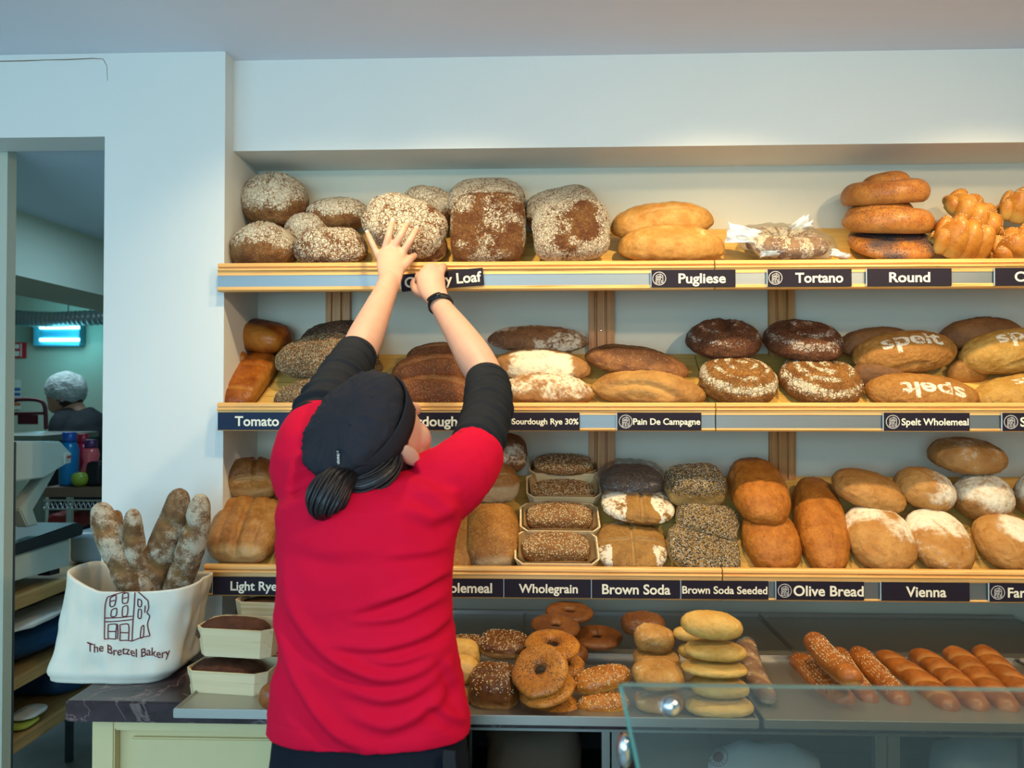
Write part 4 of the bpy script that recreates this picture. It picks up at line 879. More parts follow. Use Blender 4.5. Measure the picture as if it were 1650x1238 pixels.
# veneer baking boxes with loaves
M['veneer'] = wood_mat('veneer', '#d9c194', '#e2cda2', '#c9ac78', 0, .6, .6); M['liner'] = plain('baking_paper', '#b08c5a', .7, 0, .1, 60)
def baking_box(c, Rm, w, d, h, label, group, flare=1.14, ch=.28, liner=True):
    def octo(k, z):
        a, b, e = w/2*k, d/2*k, d*ch*k*.55
        return np.array([(-a+e, -b, z), (a-e, -b, z), (a, -b+e, z), (a, b-e, z), (a-e, b, z), (-a+e, b, z), (-a, b-e, z), (-a, -b+e, z)])
    t = .0022; f0 = 1/flare
    secs = [octo(f0, 0), octo(1, h), octo(1-2*t/d, h), octo(f0-2*t/d, t)]
    V, F = loft(secs, False); n = len(V); F.append(tuple(range(7, -1, -1))); F.append(tuple(range(24, 32)))
    o = bpy.data.objects.new('baking_box', pydata('baking_box', V, F, M['veneer'], False)); o.location = c; o.rotation_euler = Matrix(Rm.tolist()).to_euler()
    link(o, None, label, 'box', group)
    if not liner: return o
    secs = []; rng = np.random.default_rng(int(abs(c[0])*1000))
    for k, z in ((f0-6*t/d, t*1.5), (.97-4*t/d, h*.9), (.985-4*t/d, h*1.06)):
        a = octo(k, z); s = []
        for i in range(8):
            for f in (0, .33, .66): s.append(a[i]*(1-f)+a[(i+1) % 8]*f)
        s = np.array(s); s[:, 2] += rng.uniform(-.002, .005, len(s))*(z > h*.5); s[:, :2] *= (1+rng.uniform(-.012, .0, len(s)))[:, None]; secs.append(s)
    V, F = loft(secs, False); F.append(tuple(range(23, -1, -1)))
    me = pydata('paper_liner', V, F, M['liner']); link(bpy.data.objects.new('paper_liner', me), o)
    return o
ORD = ('furthest back', 'second from the back', 'second from the front', 'at the front edge')
for i, (cx, cy, w, ly, lw, lh, tl) in enumerate(((908, 762, 112, 749, 98, 36, 26), (907, 797, 118, 792, 101, 42, 28), (901, 848, 126, 833, 106, 50, 30), (896, 897, 133, 884, 110, 56, 32))):
    Rm = rotm(1.5, tl, 2); s = SH[3]; p0, n = surface(3); d = np.array(ray(cx, cy)); h = .045
    C = np.array(CAM)+d*((.016-n@(np.array(CAM)-p0))/(n@d)); C = C-Rm@np.array([0, 0, h*.3])
    wm = w/ppm(C[1])
    baking_box(C, Rm, wm, wm*.56, h, 'veneer baking box of an oat loaf, %s of the row of four' % ORD[i], 'veneer baking boxes on the lowest shelf')
    lo = put('oat_loaf', loaf((1, .55, .5), 2.8, 2.3, .9, 34, 60+i, .03, ()), B['oat'], (cx, ly, lw, lh), 3, 'oat topped wholegrain loaf in a baking box, %s of the four' % ORD[i], 'oat topped loaves in boxes', (1.5, tl-4, 2), Y=C[1]-.004)
    scatter(lo, 420, .0027, M['oatflake'], 'oat_flakes', lambda q, N, V: sm(.25, .6, N[:, 2]), aspect=.7, thick=.25)
g = 'floured soda breads'
CROSS = [(0, -.9, 0, .9, .05, .12, .5), (-.9, 0, .9, 0, .05, .10, .5)]
CORN = lambda q, X, n: sm(.42, .62, np.abs(q[:, 0])+n*.12)*sm(-.3, .0, q[:, 2])
bagd = put('soda_bread', loaf((1, .8, .6), 2.3, 2.2, .7, 26, 70, .03), B['multidark'], (1018, 778, 104, 62), 3, 'dark soda bread wrapped in clear plastic at the back', g, (0, 26, 0), Y=2.26)
film(bagd, 1.08, .010, 'clear plastic bag around the dark soda bread at the back')
put('soda_bread', loaf((1, .85, .6), 2.3, 2.2, .7, 38, 71, .025, [(.06, -.9, .06, .9, .05, .12, .5)], lambda q, X, n: sm(.36, .5, np.abs(q[:, 0]-.06)+n*.35)*sm(-.4, .0, q[:, 2])*.95), B['soda'], (1028, 813, 119, 66), 3, 'cleft soda bread with white floured cheeks, the upper one', g, (5, 26, 0), lift=.028)
put('soda_bread', loaf((1, .95, .6), 2.5, 2.3, .7, 40, 72, .025, CROSS, lambda q, X, n: np.maximum(sm(.5, .62, np.abs(q[:, 0])+n*.3)*sm(-.05, -.2, q[:, 1]), sm(.55, .8, q[:, 1]))*.92), B['soda'], (1018, 882, 117, 82), 3, 'crossed soda bread with floured corners at the shelf edge', g, (1, 36, 0))
g = 'seeded soda breads'
for i, (bb, rot, Y, lift, lb) in enumerate((((1120, 783, 104, 74), (3, 22, 8), None, .03, 'seed topped soda bread at the back in shadow'), ((1140, 840, 104, 78), (14, 34, -8), None, .012, 'tilted seed topped soda bread in the middle'), ((1134, 886, 120, 76), (10, 40, 0), None, 0, 'angular seed topped soda bread at the shelf edge'))):
    o = put('seeded_soda_bread', loaf((1, .8, .6), 3.4, 2.8, .8, 36, 75+i, .035, (), pale=lambda q, X, n: LOW(q, X, n)*.6, seeds=1, fn=lambda q, X, nr, pt, sz: (X, np.concatenate([pt[:, :3], sm(.0, .35, q[:, 2])[:, None]], 1))), B['sodaseed'], bb, 3, lb, g, rot, lift, Y)
    scatter(o, 260, .0021, M['poppy'], 'dark_seeds', lambda q, N, V: sm(.3, .7, N[:, 2])); scatter(o, 260, .0021, M['sesame'], 'pale_seeds', lambda q, N, V: sm(.3, .7, N[:, 2]), 7)
g = 'orange brown olive loaves'
put('olive_loaf', loaf((1, 1.3, .7), 2.4, 2.3, .8, 38, 80, .02), B['olive'], (1223, 793, 104, 112), 3, 'fat orange brown loaf lying on another at the shelf seam', g, (2, 30, 0), lift=.035, fa=1)
put('olive_loaf', loaf((1, 1.3, .7), 2.4, 2.3, .8, 36, 81, .02), B['olive'], (1243, 872, 98, 106), 3, 'orange brown loaf underneath at the shelf edge', g, (2, 38, 0), fa=1)
put('olive_loaf', loaf((1, 1.9, .75), 2.4, 2.3, .8, 38, 82, .02), B['olive'], (1323, 848, 94, 160), 3, 'long orange brown loaf lying down the slope alone', g, (5, 38, -4), fa=1)
g = 'dusted oblong loaves'
put('vienna_loaf', loaf((1, .75, .6), 2.3, 2.2, .7, 38, 84, .015, (), lambda q, X, n: PATCH(q, X, n)*.5), B['viennap'], (1400, 791, 122, 74), 3, 'plain golden oblong loaf resting on the floured ones, left', g, (14, 26, -8), lift=.035)
put('vienna_loaf', loaf((1, .8, .62), 2.3, 2.2, .7, 38, 85, .015, (), lambda q, X, n: TOP(q, X, n)*sm(-.5, .5, q[:, 0])), B['vienna'], (1490, 789, 104, 74), 3, 'floured oblong loaf resting on the floured ones, right', g, (16, 26, -8), lift=.035)
put('vienna_loaf', loaf((1, 1.05, .6), 2.4, 2.2, .75, 40, 86, .015, (), lambda q, X, n: sm(-.5, .5, q[:, 1]+n*.8+.1*q[:, 0])), B['vienna'], (1418, 868, 122, 110), 3, 'oblong loaf with white floured upper end at the shelf edge', g, (0, 38, 0), fa=1)
put('vienna_loaf', loaf((1, 1.05, .6), 2.4, 2.2, .75, 40, 87, .015, [(-.3, .5, .25, -.4, .03, .03, .5)], lambda q, X, n: .35+sm(-.4, .5, q[:, 1]+n*.9)*.7), B['vienna'], (1514, 872, 116, 106), 3, 'slashed floured oblong loaf at the shelf edge', g, (-1, 38, 0), fa=1)
g = 'round farmhouse loaves'
put('farmhouse_loaf', loaf((1, .8, .5), 2.2, 2.2, .8, 36, 88, .015, (), lambda q, X, n: TOP(q, X, n)*.5+LOW(q, X, n)*.3), B['farm'], (1559, 735, 132, 62), 3, 'brown dusted loaf perched highest on the farmhouse pile', g, (4, 14, 0), Y=2.24)
put('farmhouse_loaf', loaf((1, .9, .65), 2.3, 2.2, .8, 36, 89, .015, (), lambda q, X, n: TOP(q, X, n)*.9), B['farm'], (1584, 802, 106, 80), 3, 'floured loaf under the highest perched farmhouse loaf', g, (8, 30, 0), lift=.005)
put('farmhouse_loaf', loaf((1, .9, .62), 2.3, 2.2, .75, 40, 90, .015, [(-.6, .1, -.2, -.7, .03, .03, .4)], lambda q, X, n: sm(.95, .5, np.hypot(q[:, 0]-.2, q[:, 1]-.25)+n*.3)*1.1), B['vienna'], (1626, 876, 124, 96), 3, 'broad white floured farmhouse loaf at the right shelf edge', g, (6, 36, 0), fa=1)
put('farmhouse_loaf', loaf((1, .9, .65), 2.3, 2.2, .8, 26, 91, .015, (), TOP), B['farm'], (1670, 796, 80, 76), 3, 'floured farmhouse loaf cut by the right picture edge', g, (0, 30, 0), lift=.005)
# ------------------------------------------------------------------ bread on the worktop
FL = ('flat', ZT)
I3 = np.eye(3)
g = 'veneer baking boxes on the worktop'; gl_ = 'dark loaves in veneer boxes'
def boxed(cx, ybase, w, Y, ytop_loaf, hl, rz, lb, lb2, hbox=.062, depth=.62, seed=1):
    c = P(cx, ybase, Y-.05); c.y = Y; wm = w/ppm(Y-.05); Rm = rotm(0, 0, rz)
    baking_box(tuple(c), Rm, wm, wm*depth, hbox, lb, g, 1.10, .32, False)
    put('dark_loaf', loaf((1, .58, .5), 2.6, 2.3, .95, 36, seed, .03, (), PATCH), B['ryebox'], (cx-2, ytop_loaf+hl/2, w*.91, hl), FL, lb2, gl_, (0, 3, rz), Y=Y, clampz=(.3, 4))
boxed(366, 1129, 143, 1.765, 1058, 56, -7, 'veneer box at the bottom of the pair beside the cloth bag', 'dark crusted loaf in the lower veneer box', seed=101)
boxed(378, 1060, 134, 1.785, 992, 50, -7, 'veneer box on top of the pair beside the cloth bag', 'dark crusted loaf dusted with flour in the upper veneer box', seed=102)
boxed(448, 1100, 100, 1.90, 1036, 50, -3, 'veneer box behind the pair, against the red shirt, lower one', 'brown loaf in the lower box against the red shirt', seed=103)
boxed(440, 1010, 130, 2.03, 960, 40, -3, 'shaded veneer box under the lowest shelf edge', 'shaded dark loaf in the box under the lowest shelf', seed=104)
put('seed_roll', loaf((1, .8, .6), 2.3, 2.2, .8, 26, 105, .02, ()), B['sub'], (436, 1122, 40, 44), FL, 'small glossy brown roll between box and red shirt', 'rolls', (0, 0, 0))
g = 'pale soft rolls'
put('soft_roll', loaf((1, .8, .8), 2.3, 2.2, .8, 28, 110, .02), B['white'], (742, 1058, 66, 60), FL, 'pale soft roll at the back beside the red shirt', g, (0, 10, 0), Y=1.80)
put('soft_roll', loaf((1, .8, .8), 2.4, 2.3, .8, 30, 111, .02, (), pale=lambda q, X, n: FRONT(q, X, n)*.5), B['white'], (742, 1080, 62, 52), FL, 'pale soft roll in the middle beside the red shirt', g, (4, 14, 0), Y=1.72)
put('soft_roll', loaf((1, .8, .8), 2.4, 2.3, .8, 24, 112, .02), B['white'], (738, 1126, 42, 44), FL, 'pale soft roll at the bottom beside the red shirt', g, (0, 10, 0), Y=1.69)
g = 'seed topped brown batch rolls'
for i, (bb, rot, Y, lb) in enumerate((((812, 1039, 80, 50), (3, 8, 0), 1.82, 'brown oat topped roll above another beside the bagels'), ((797, 1108, 84, 84), (2, 26, -3), 1.69, 'brown oat topped roll at the tray front beside the bagels'), ((752, 1042, 56, 40), (0, 10, 0), 1.92, 'dark roll in shadow behind the pale soft rolls'))):
    o = put('brown_roll', loaf((1, .9, .7), 3.2, 2.6, .9, 32, 115+i, .02, (), pale=lambda q, X, n: LOW(q, X, n)*sm(.2, .7, -q[:, 1])), B['browntin'], bb, FL, lb, g, rot, Y=Y)
    scatter(o, 260, .0022, M['oatflake'], 'oat_flakes', UP)
g = 'poppy seed bagels'
for i, (bb, rot, Y, m, lb) in enumerate((((890, 1138, 84, 46), (-4, 10, 0), 1.68, 'bagel', 'poppy seed bagel at the bottom of the front pile'), ((882, 1112, 92, 46), (-12, 12, 30), 1.665, 'bagel', 'poppy seed bagel second from the bottom of the front pile'),
        ((870, 1082, 92, 66), (-14, 42, 0), 1.655, 'bagel', 'poppy seed bagel facing forward showing its hole'), ((890, 1040, 90, 42), (4, 14, 0), 1.76, 'bagel', 'poppy seed bagel above the one showing its hole'),
        ((912, 1072, 60, 44), (8, 20, 0), 1.79, 'bagel', 'poppy seed bagel behind the one showing its hole'), ((925, 1055, 46, 36), (0, 10, 0), 1.86, 'bagel_shade', 'shaded poppy seed bagel at the right of the pile'),
        ((895, 1010, 80, 36), (5, 10, 0), 1.88, 'bagel_shade', 'shaded bagel near the top of the bagel pile'), ((918, 988, 78, 28), (2, 8, 0), 1.98, 'bagel_shade', 'topmost bagel of the bagel pile in shadow'),
        ((962, 1028, 84, 38), (0, 8, 0), 1.98, 'bagel_shade', 'dark bagel at the back right of the pile'))):
    o = put('bagel', torus(1, .72, 56, 28, i+1, .05, .85, .95), B[m], bb, FL, lb, g, rot, Y=Y)
    if m == 'bagel': scatter(o, 420, .0011, M['poppy'], 'poppy_seeds', lambda q, N, V: sm(-.2, .5, N[:, 2])*(.15+sm(-.1, .4, fbm(V, 30, 2, 2))), aspect=.8, thick=.7)
g = 'sesame topped rolls'
for i, (bb, rot, Y, lb) in enumerate((((970, 1095, 94, 50), (-13, 16, 0), 1.70, 'sesame topped roll lying above another beside the glass edge'), ((972, 1134, 84, 42), (-6, 10, 0), 1.67, 'sesame topped roll at the bottom beside the glass edge'))):
    o = put('sesame_roll', loaf((1, .55, .5), 2.3, 2.2, .8, 34, 130+i, .02, (), pale=lambda q, X, n: LOW(q, X, n)*.6), B['sesame'], bb, FL, lb, g, rot, Y=Y)
    scatter(o, 230, .0021, M['sesame'], 'sesame_seeds', UP); scatter(o, 90, .0015, M['poppy'], 'poppy_seeds', UP, 5)
g = 'square ciabatta rolls'
for i, (bb, rot, Y, m, lb) in enumerate((((1061, 1088, 86, 54), (4, 14, 10), 1.665, 'ciabatta', 'golden ciabatta roll in front behind the top of the glass'), ((1062, 1130, 80, 44), (0, 6, 0), 1.67, 'ciabatta', 'ciabatta roll at the tray front behind the glass'),
        ((1054, 1030, 66, 52), (8, 20, 0), 1.80, 'ciabatta', 'ciabatta roll half in shadow above the others'), ((1058, 1060, 76, 38), (0, 10, 0), 1.79, 'ciabatta', 'ciabatta roll between the shaded and the front one'),
        ((1036, 1006, 72, 44), (0, 10, 0), 1.93, 'bagel_shade', 'dark roll in shadow behind the ciabatta rolls'))):
    put('ciabatta_roll', loaf((1, .8, .55), 2.8, 2.5, .9, 32, 140+i, .035, (), lambda q, X, n: TOP(q, X, n)*.6), B[m], bb, FL, lb, g, rot, Y=Y)
g = 'flat oval rolls in a tall stack'
NM = ('topmost', 'second', 'third', 'fourth', 'lowest')
for i, (bb, rot) in enumerate((((1147, 1008, 101, 50), (5, 10, 0)), ((1153, 1049, 102, 38), (3, 4, 0)), ((1151, 1077, 108, 34), (2, 2, 0)), ((1160, 1108, 96, 40), (2, 4, 0)), ((1159, 1138, 112, 42), (0, 3, 0)))):
    put('flat_roll', loaf((1, .62, .34), 2.3, 2.2, .85, 34, 150+i, .02), B['white'], bb, FL, '%s flat oval roll of the front stack' % NM[i], g, rot, Y=(1.66, 1.665, 1.66, 1.655, 1.65)[i])
for i, (bb, Y) in enumerate((((1112, 1022, 56, 26), 1.80), ((1120, 1050, 56, 30), 1.79), ((1128, 1076, 56, 28), 1.785), ((1130, 1102, 40, 28), 1.78))):
    put('flat_roll', loaf((1, .62, .40), 2.3, 2.2, .85, 22, 160+i, .02), B['white'], bb, FL, '%s flat oval roll of the stack behind' % NM[i], g, (4, 6, 0), Y=Y)
g = 'long sesame rolls'
def longroll(pa, pb, Ya, Yb, th, mat, label, group, seed, **kw):
    """long roll between two image points at given depths"""
    a, b = P(pa[0], pa[1], Ya), P(pb[0], pb[1], Yb); d = b-a; L = d.length; r = th/2/ppm((Ya+Yb)/2)
    V, F, pt = stick(L, r, seed, r*.25, **kw)
    y = d.normalized(); x = y.cross(Vector((0, -.35, 1))).normalized(); z = x.cross(y); Rm = Matrix((x, y, z)).transposed()
    me = pydata('long_roll', V, F, mat); at = me.color_attributes.new('paint', 'FLOAT_COLOR', 'POINT'); at.data.foreach_set('color', np.asarray(pt, np.float32).ravel())
    o = bpy.data.objects.new('long_roll', me); o.location = (a+b)/2; o.rotation_euler = Rm.to_euler(); link(o, None, label, 'bread', group); return o
kw = dict(flour=0, cuts=0, taper=.9, flat=.85)
for i, (pa, pb, Ya, Yb, th, sd, lb) in enumerate((((1278, 1062), (1372, 1135), 1.98, 1.70, 42, 1, 'long sesame roll at the left end of the row'), ((1305, 1028), (1378, 1098), 1.90, 1.66, 40, 1, 'long sesame roll lying across the top of the others'),
        ((1352, 1050), (1400, 1135), 1.99, 1.71, 34, 1, 'long sesame roll partly under the crosswise one'), ((1385, 1050), (1450, 1138), 1.99, 1.70, 38, 1, 'long sesame roll next to the plain glazed rolls'))):
    o = longroll(pa, pb, Ya, Yb, th, B['sub'], lb, g, 170+i, **kw); scatter(o, 340, .0019, M['sesame'], 'sesame_seeds', lambda q, N, V: sm(.3, .8, N[:, 2])*sm(.9, .2, np.abs(q[:, 1])))
g = 'long plain glazed rolls'
for i, (pa, pb, Ya, Yb, th, lb) in enumerate((((1425, 1055), (1535, 1148), 2.0, 1.67, 44, 'long plain glazed roll next to the sesame rolls'), ((1475, 1052), (1588, 1146), 2.0, 1.67, 44, 'second long plain glazed roll counted from the sesame rolls'), ((1525, 1048), (1640, 1148), 2.0, 1.67, 44, 'third long plain glazed roll counted from the sesame rolls'), ((1572, 1046), (1690, 1148), 2.0, 1.67, 44, 'long plain glazed roll cut by the right picture edge'))):
    longroll(pa, pb, Ya, Yb, th, B['sub'], lb, g, 180+i, flour=0, cuts=5, taper=.8, scorew=.35, flat=.85, pale=.45)
o = longroll((1200, 1035), (1238, 1128), 1.98, 1.68, 34, B['tortano'], 'thin floury bread stick in plastic beside the flat rolls', 'thin bread stick', 190, flour=.4, cuts=3, taper=.9)
V = verts_of(o.data)*1.08; f = bpy.data.objects.new('plastic_sleeve', pydata('plastic_sleeve', V, [tuple(p.vertices) for p in o.data.polygons], M['film'])); f.location = o.location; f.rotation_euler = o.rotation_euler; link(f, None, 'clear plastic sleeve on the thin bread stick', 'bag')
# ------------------------------------------------------------------ cloth bag and baguettes
def canvas():
    t = NT('natural_canvas'); c = t.coords('Object', False); n = t.noise(c, 14, 4); w = t.noise(c, 700, 2)
    t.bump(t.math('ADD', t.math('MULTIPLY', n, .5), t.math('MULTIPLY', w, .2)), .3, .003)
    return t.fin(t.mix(n, lin('#dcd4c0'), lin('#e9e4d4')), .9, 0, .1)
M['canvas'] = canvas(); M['inkred'] = plain('print_maroon', '#6e2f36', .8, 0, .08, 60, .2, 0)
zb = ZK+.001; zr = P(225, 948, 1.84).z; YC = 1.905
a = np.linspace(0, 2*np.pi, 96, endpoint=False); secs = []
def bagring(t, shrink=0):
    xl = np.interp(t, [0, .12, .5, .85, 1], [97, 104, 118, 126, 127]); xr = np.interp(t, [0, .12, .5, .85, 1], [300, 308, 320, 328, 330]); z = zb+(zr-zb)*t
    x0, x1 = P(xl, 1000, YC).x, P(xr, 1000, YC).x; hw = (x1-x0)/2-shrink; hd = .115-.012*t-shrink
    r = (np.abs(np.cos(a))**4.5+np.abs(np.sin(a))**4.5)**(-1/4.5); k = (1-.10*sm(.12, 0, t))
    p = np.stack([(x0+x1)/2+np.cos(a)*r*hw*k, YC+np.sin(a)*r*hd*k, np.full(96, z)], 1)
    p[:, 2] += t**4*(.028*sm(.2, .9, -np.cos(a))+.012*np.cos(a)**2)       # rim rises at the ends
    w = fbm(p*np.array([1, 1, .55]), 11, 7, 3)*.024*sm(0, .25, t)*(1-.45*t)-np.abs(fbm(p*np.array([1.5, 1, .35])+3, 17, 12, 2))*.012*sm(0, .3, t)*sm(1, .7, t)+fbm(p*np.array([1.6, 1, .4]), 30, 9, 2)*.004
    p[:, :2] += np.stack([np.cos(a), np.sin(a)], 1)*w[:, None]; return p
outer = [bagring(t) for t in np.linspace(0, 1, 44)]; inner = [bagring(t, .004) for t in np.linspace(1, .25, 20)]
V, F = loft(outer+inner, True)
V[:, 2] = np.maximum(V[:, 2], zb)
bag = wobj('cloth_bag', pydata('cloth_bag', V, F, M['canvas']), label='cream canvas bag printed with a maroon house, holding baguettes', cat='bag')
bv = BVHTree.FromPolygons([tuple(v) for v in V], [tuple(f) for f in F])
def ink(pts, w=1.0, parent=bag):
    pts = catmull(np.array(pts, float), max(8, int(len(pts)*7))); W = []; Fq = []
    T = np.gradient(pts, axis=0); T /= np.linalg.norm(T, axis=1)[:, None]+1e-9; Nn = np.stack([-T[:, 1], T[:, 0]], 1)
    for p, n in zip(pts, Nn):
        for s in (-w, w): W.append(tuple(on_surface(bv, P(*(p+n*s), 1.8), .002)))
    for i in range(len(pts)-1): Fq.append((2*i, 2*i+1, 2*i+3, 2*i+2))
    return W, Fq
pk = lambda x, y: (80+x/2.589, 760+y/2.589)      # read off an enlarged crop
LN = [[(228, 700), (229, 620), (231, 560), (240, 525)], [(240, 525), (290, 508), (340, 500), (356, 494)], [(356, 494), (352, 560), (346, 640), (343, 708)], [(356, 494), (375, 508), (410, 540)], [(410, 540), (412, 570), (406, 590), (416, 605), (408, 640), (418, 686)], [(343, 708), (380, 694), (418, 686)],
      [(228, 628), (285, 625), (345, 618)], [(230, 612), (290, 610), (345, 604)], [(228, 700), (250, 698), (275, 700)], [(292, 706), (320, 705), (343, 708)],
      [(252, 528), (276, 518), (270, 558), (252, 562), (252, 528)], [(304, 512), (326, 508), (324, 546), (304, 548), (304, 512)], [(258, 578), (278, 572), (276, 602), (256, 604), (258, 578)], [(304, 566), (324, 562), (322, 600), (303, 602), (304, 566)],
      [(368, 532), (382, 540), (380, 564), (368, 560), (368, 532)], [(370, 574), (382, 580), (380, 612), (368, 608), (370, 574)], [(382, 650), (392, 644), (390, 688), (378, 692), (382, 650)],
      [(244, 640), (243, 670), (244, 698)], [(244, 640), (262, 637), (278, 640), (276, 670), (275, 700)], [(244, 668), (276, 668)], [(292, 640), (294, 670), (292, 706)], [(292, 640), (326, 638), (330, 670), (328, 704)], [(292, 672), (330, 674)], [(282, 636), (284, 670), (282, 700)], [(254, 542), (272, 538)], [(306, 530), (324, 526)], [(398, 560), (396, 590)]]
parts = [ink([pk(*p) for p in l], .85) for l in LN]
Vt, Ft = text_vf('The Bretzel Bakery', .008); x0, x1 = Vt[:, 0].min(), Vt[:, 0].max(); W = []
for v in Vt:
    u = (v[0]-x0)/(x1-x0); px = 140+u*134; base = 1048+10*u+4*math.sin(u*3)+2.0*math.sin(u*23); W.append(tuple(on_surface(bv, P(px, base-v[1]*19.5, 1.8), .002)))
parts.append((W, Ft)); V2, F2 = joinvf(parts)
wobj('printed_house', pydata('printed_house', V2, F2, M['inkred'], False), bag)
# folded rim band of the bag
g = 'baguettes standing in the cloth bag'
def baguette(pa, pb, Ya, Yb, th, sd, lb, kw):
    a_, b_ = P(pa[0], pa[1], Ya), P(pb[0], pb[1], Yb); d = (b_-a_); b_ = b_+d.normalized()*.06; d = b_-a_; r = th/2/ppm(Ya)
    V, F, pt = stick(d.length, r, sd, r*.35, **kw); y = -d.normalized(); z = Vector((.3*(-1)**sd, -1, .1)); x = y.cross(z).normalized(); z = x.cross(y); Rm = Matrix((x, y, z)).transposed()
    me = pydata('baguette', V, F, B['baguette']); at = me.color_attributes.new('paint', 'FLOAT_COLOR', 'POINT'); at.data.foreach_set('color', np.asarray(pt, np.float32).ravel())
    o = bpy.data.objects.new('baguette', me); o.location = (a_+b_)/2; o.rotation_euler = Rm.to_euler(); link(o, None, lb, 'bread', g)
kb = dict(flour=.75, cuts=3, taper=.62, scorew=.12, N=90, flat=.95, pale=.55)
baguette((166, 808), (207, 950), 1.87, 1.87, 50, 3, 'thick floury baguette leaning left in the cloth bag', kb)
baguette((189, 822), (200, 950), 1.93, 1.93, 28, 4, 'thin baguette tip behind the leftmost one', kb)
baguette((209, 820), (232, 950), 1.86, 1.87, 36, 5, 'slim pale baguette with golden slashes in the bag centre', kb)
baguette((282, 786), (250, 955), 1.90, 1.91, 50, 6, 'tallest dark baguette leaning right in the cloth bag', kb)
baguette((322, 795), (284, 960), 1.885, 1.90, 46, 7, 'rightmost dark baguette against the pillar edge', kb)

# ------------------------------------------------------------------ glass counter near the camera
M['glass'] = glassy('counter_glass', (.88, .95, .93, 1), .07, .05)
M['glassedge'] = plain('glass_green_edge', '#4a8078', .15, 0, .05, 30)
yg = .86; tl, bl = P(1003, 1106, yg), P(1032, 1240, yg-.02); 
e = empty('glass_screen', (tl.x+.6, yg, .6), 'sloping clear glass screen of the front counter at lower right', 'glass screen')
d = (bl-tl).normalized(); zbot = 1.05; lowl = tl+d*((tl.z-zbot)/-d.z); th = .008; XR = 1.4; dy = lowl.y-tl.y
def quadbox(name, p, mat):
    bm = bmesh.new(); v = [bm.verts.new(q) for q in p]
    for f in ((0, 1, 2, 3), (7, 6, 5, 4), (0, 4, 5, 1), (1, 5, 6, 2), (2, 6, 7, 3), (3, 7, 4, 0)): bm.faces.new([v[i] for i in f])
    return wobj(name, bm_mesh(name, bm, mat), e)
box('counter_body', .16, 2.5, .30, .86, 0, 1.045, M['cabinet'], e, .004)
quadbox('pane', [(tl.x, tl.y, tl.z), (XR, tl.y, tl.z), (XR, tl.y+dy, zbot), (lowl.x, tl.y+dy, zbot), (tl.x, tl.y+th, tl.z), (XR, tl.y+th, tl.z), (XR, tl.y+dy+th, zbot), (lowl.x, tl.y+dy+th, zbot)], M['glass'])
quadbox('top_edge', [(tl.x, tl.y, tl.z+.0010), (XR, tl.y, tl.z+.0010), (XR, tl.y, tl.z+.0002), (tl.x, tl.y, tl.z+.0002), (tl.x, tl.y+th, tl.z+.0010), (XR, tl.y+th, tl.z+.0010), (XR, tl.y+th, tl.z+.0002), (tl.x, tl.y+th, tl.z+.0002)], plain('glass_edge_pale', '#6f8f88', .15, 0, .05))
quadbox('side_edge', [(tl.x-.004, tl.y, tl.z), (tl.x-.0002, tl.y, tl.z), (lowl.x-.0002, tl.y+dy, zbot), (lowl.x-.004, tl.y+dy, zbot), (tl.x-.004, tl.y+th, tl.z), (tl.x-.0002, tl.y+th, tl.z), (lowl.x-.0002, tl.y+dy+th, zbot), (lowl.x-.004, tl.y+dy+th, zbot)], M['glassedge'])
for (px, py, r, nm) in ((1083, 1143, .010, 'clamp_knob'), (1008, 1216, .008, 'clamp_bracket')):
    c = P(px, py, yg-.012); q = np.linspace(0, 2*np.pi, 24, endpoint=False); rg = lambda rr, y: np.stack([c.x+rr*np.cos(q), np.full(24, y), c.z+rr*np.sin(q)*(1 if 'knob' in nm else 2.2)], 1)
    V, F = loft([rg(r*.7, c.y+.016), rg(r, c.y+.014), rg(r, c.y+.004), rg(r*.8, c.y), rg(r*.3, c.y-.002)]); wobj(nm, pydata(nm, V, F, M['chrome']), e)
# ------------------------------------------------------------------ passage and bakery behind the door
XF = P(22, 640, 2.31).x
e = empty('passage_shelving', (-1.7, 2.8, 0), 'wooden three-tier shelving in the passage behind the door', 'shelving')
Y0, Y1 = 2.31, 3.35
for (ya, nm) in ((966, 1), (1094, 2), (1196, 3)):
    z = PX(24, ya, XF).z; box('shelf_board', -1.995, XF, Y0, Y1, z-.035, z, M['oak'], e, .002)
ZS = [PX(24, y, XF).z for y in (966, 1094, 1196)]
M['greymetal'] = plain('grey_metal', '#4c565a', .4, .3)
box('end_panel', XF-.005, XF+.010, 2.30, 2.309, .0, P(14, 712, 2.305).z, M['greymetal'], e)
for x, y in ((-1.97, Y1-.03), (XF-.03, Y1-.03), (-1.97, Y0+.03)): box('post', x-.012, x+.012, y-.012, y+.012, 0, ZS[0]-.036, M['greymetal'], e)
# bread slicer: profile traced on the plane of its side, extruded across
sl = empty('bread_slicer', (-1.6, 2.45, ZS[0]), 'white bread slicing machine on the passage shelving', 'slicer')
XS = XF-.015
def prof(name, pts, mat, x0=XS, x1=-1.90, bev=.004):
    return prism(name, [(lambda p: (p.y, p.z))(PX(x, y, XS)) for x, y in pts], 0, x0, x1, mat, sl, bev)
M['creamplastic'] = plain('machine_paint', '#c3d0c8', .35, 0, .03, 10); M['darkpl'] = plain('dark_plastic', '#20282c', .35)
prof('hood', [(6, 712), (98, 711), (114, 729), (113, 746), (102, 748), (72, 770), (6, 779)], M['creamplastic'])
prof('arm', [(101, 749), (112, 748), (66, 822), (78, 846), (60, 850), (48, 822), (58, 806)], M['creamplastic'], XS-.03, XS-.07)
prof('arm', [(101, 749), (112, 748), (66, 822), (78, 846), (60, 850), (48, 822), (58, 806)], M['creamplastic'], -1.83, -1.87)
prof('feed_tray', [(6, 884), (126, 842), (135, 846), (134, 862), (6, 902)], M['darkpl'])
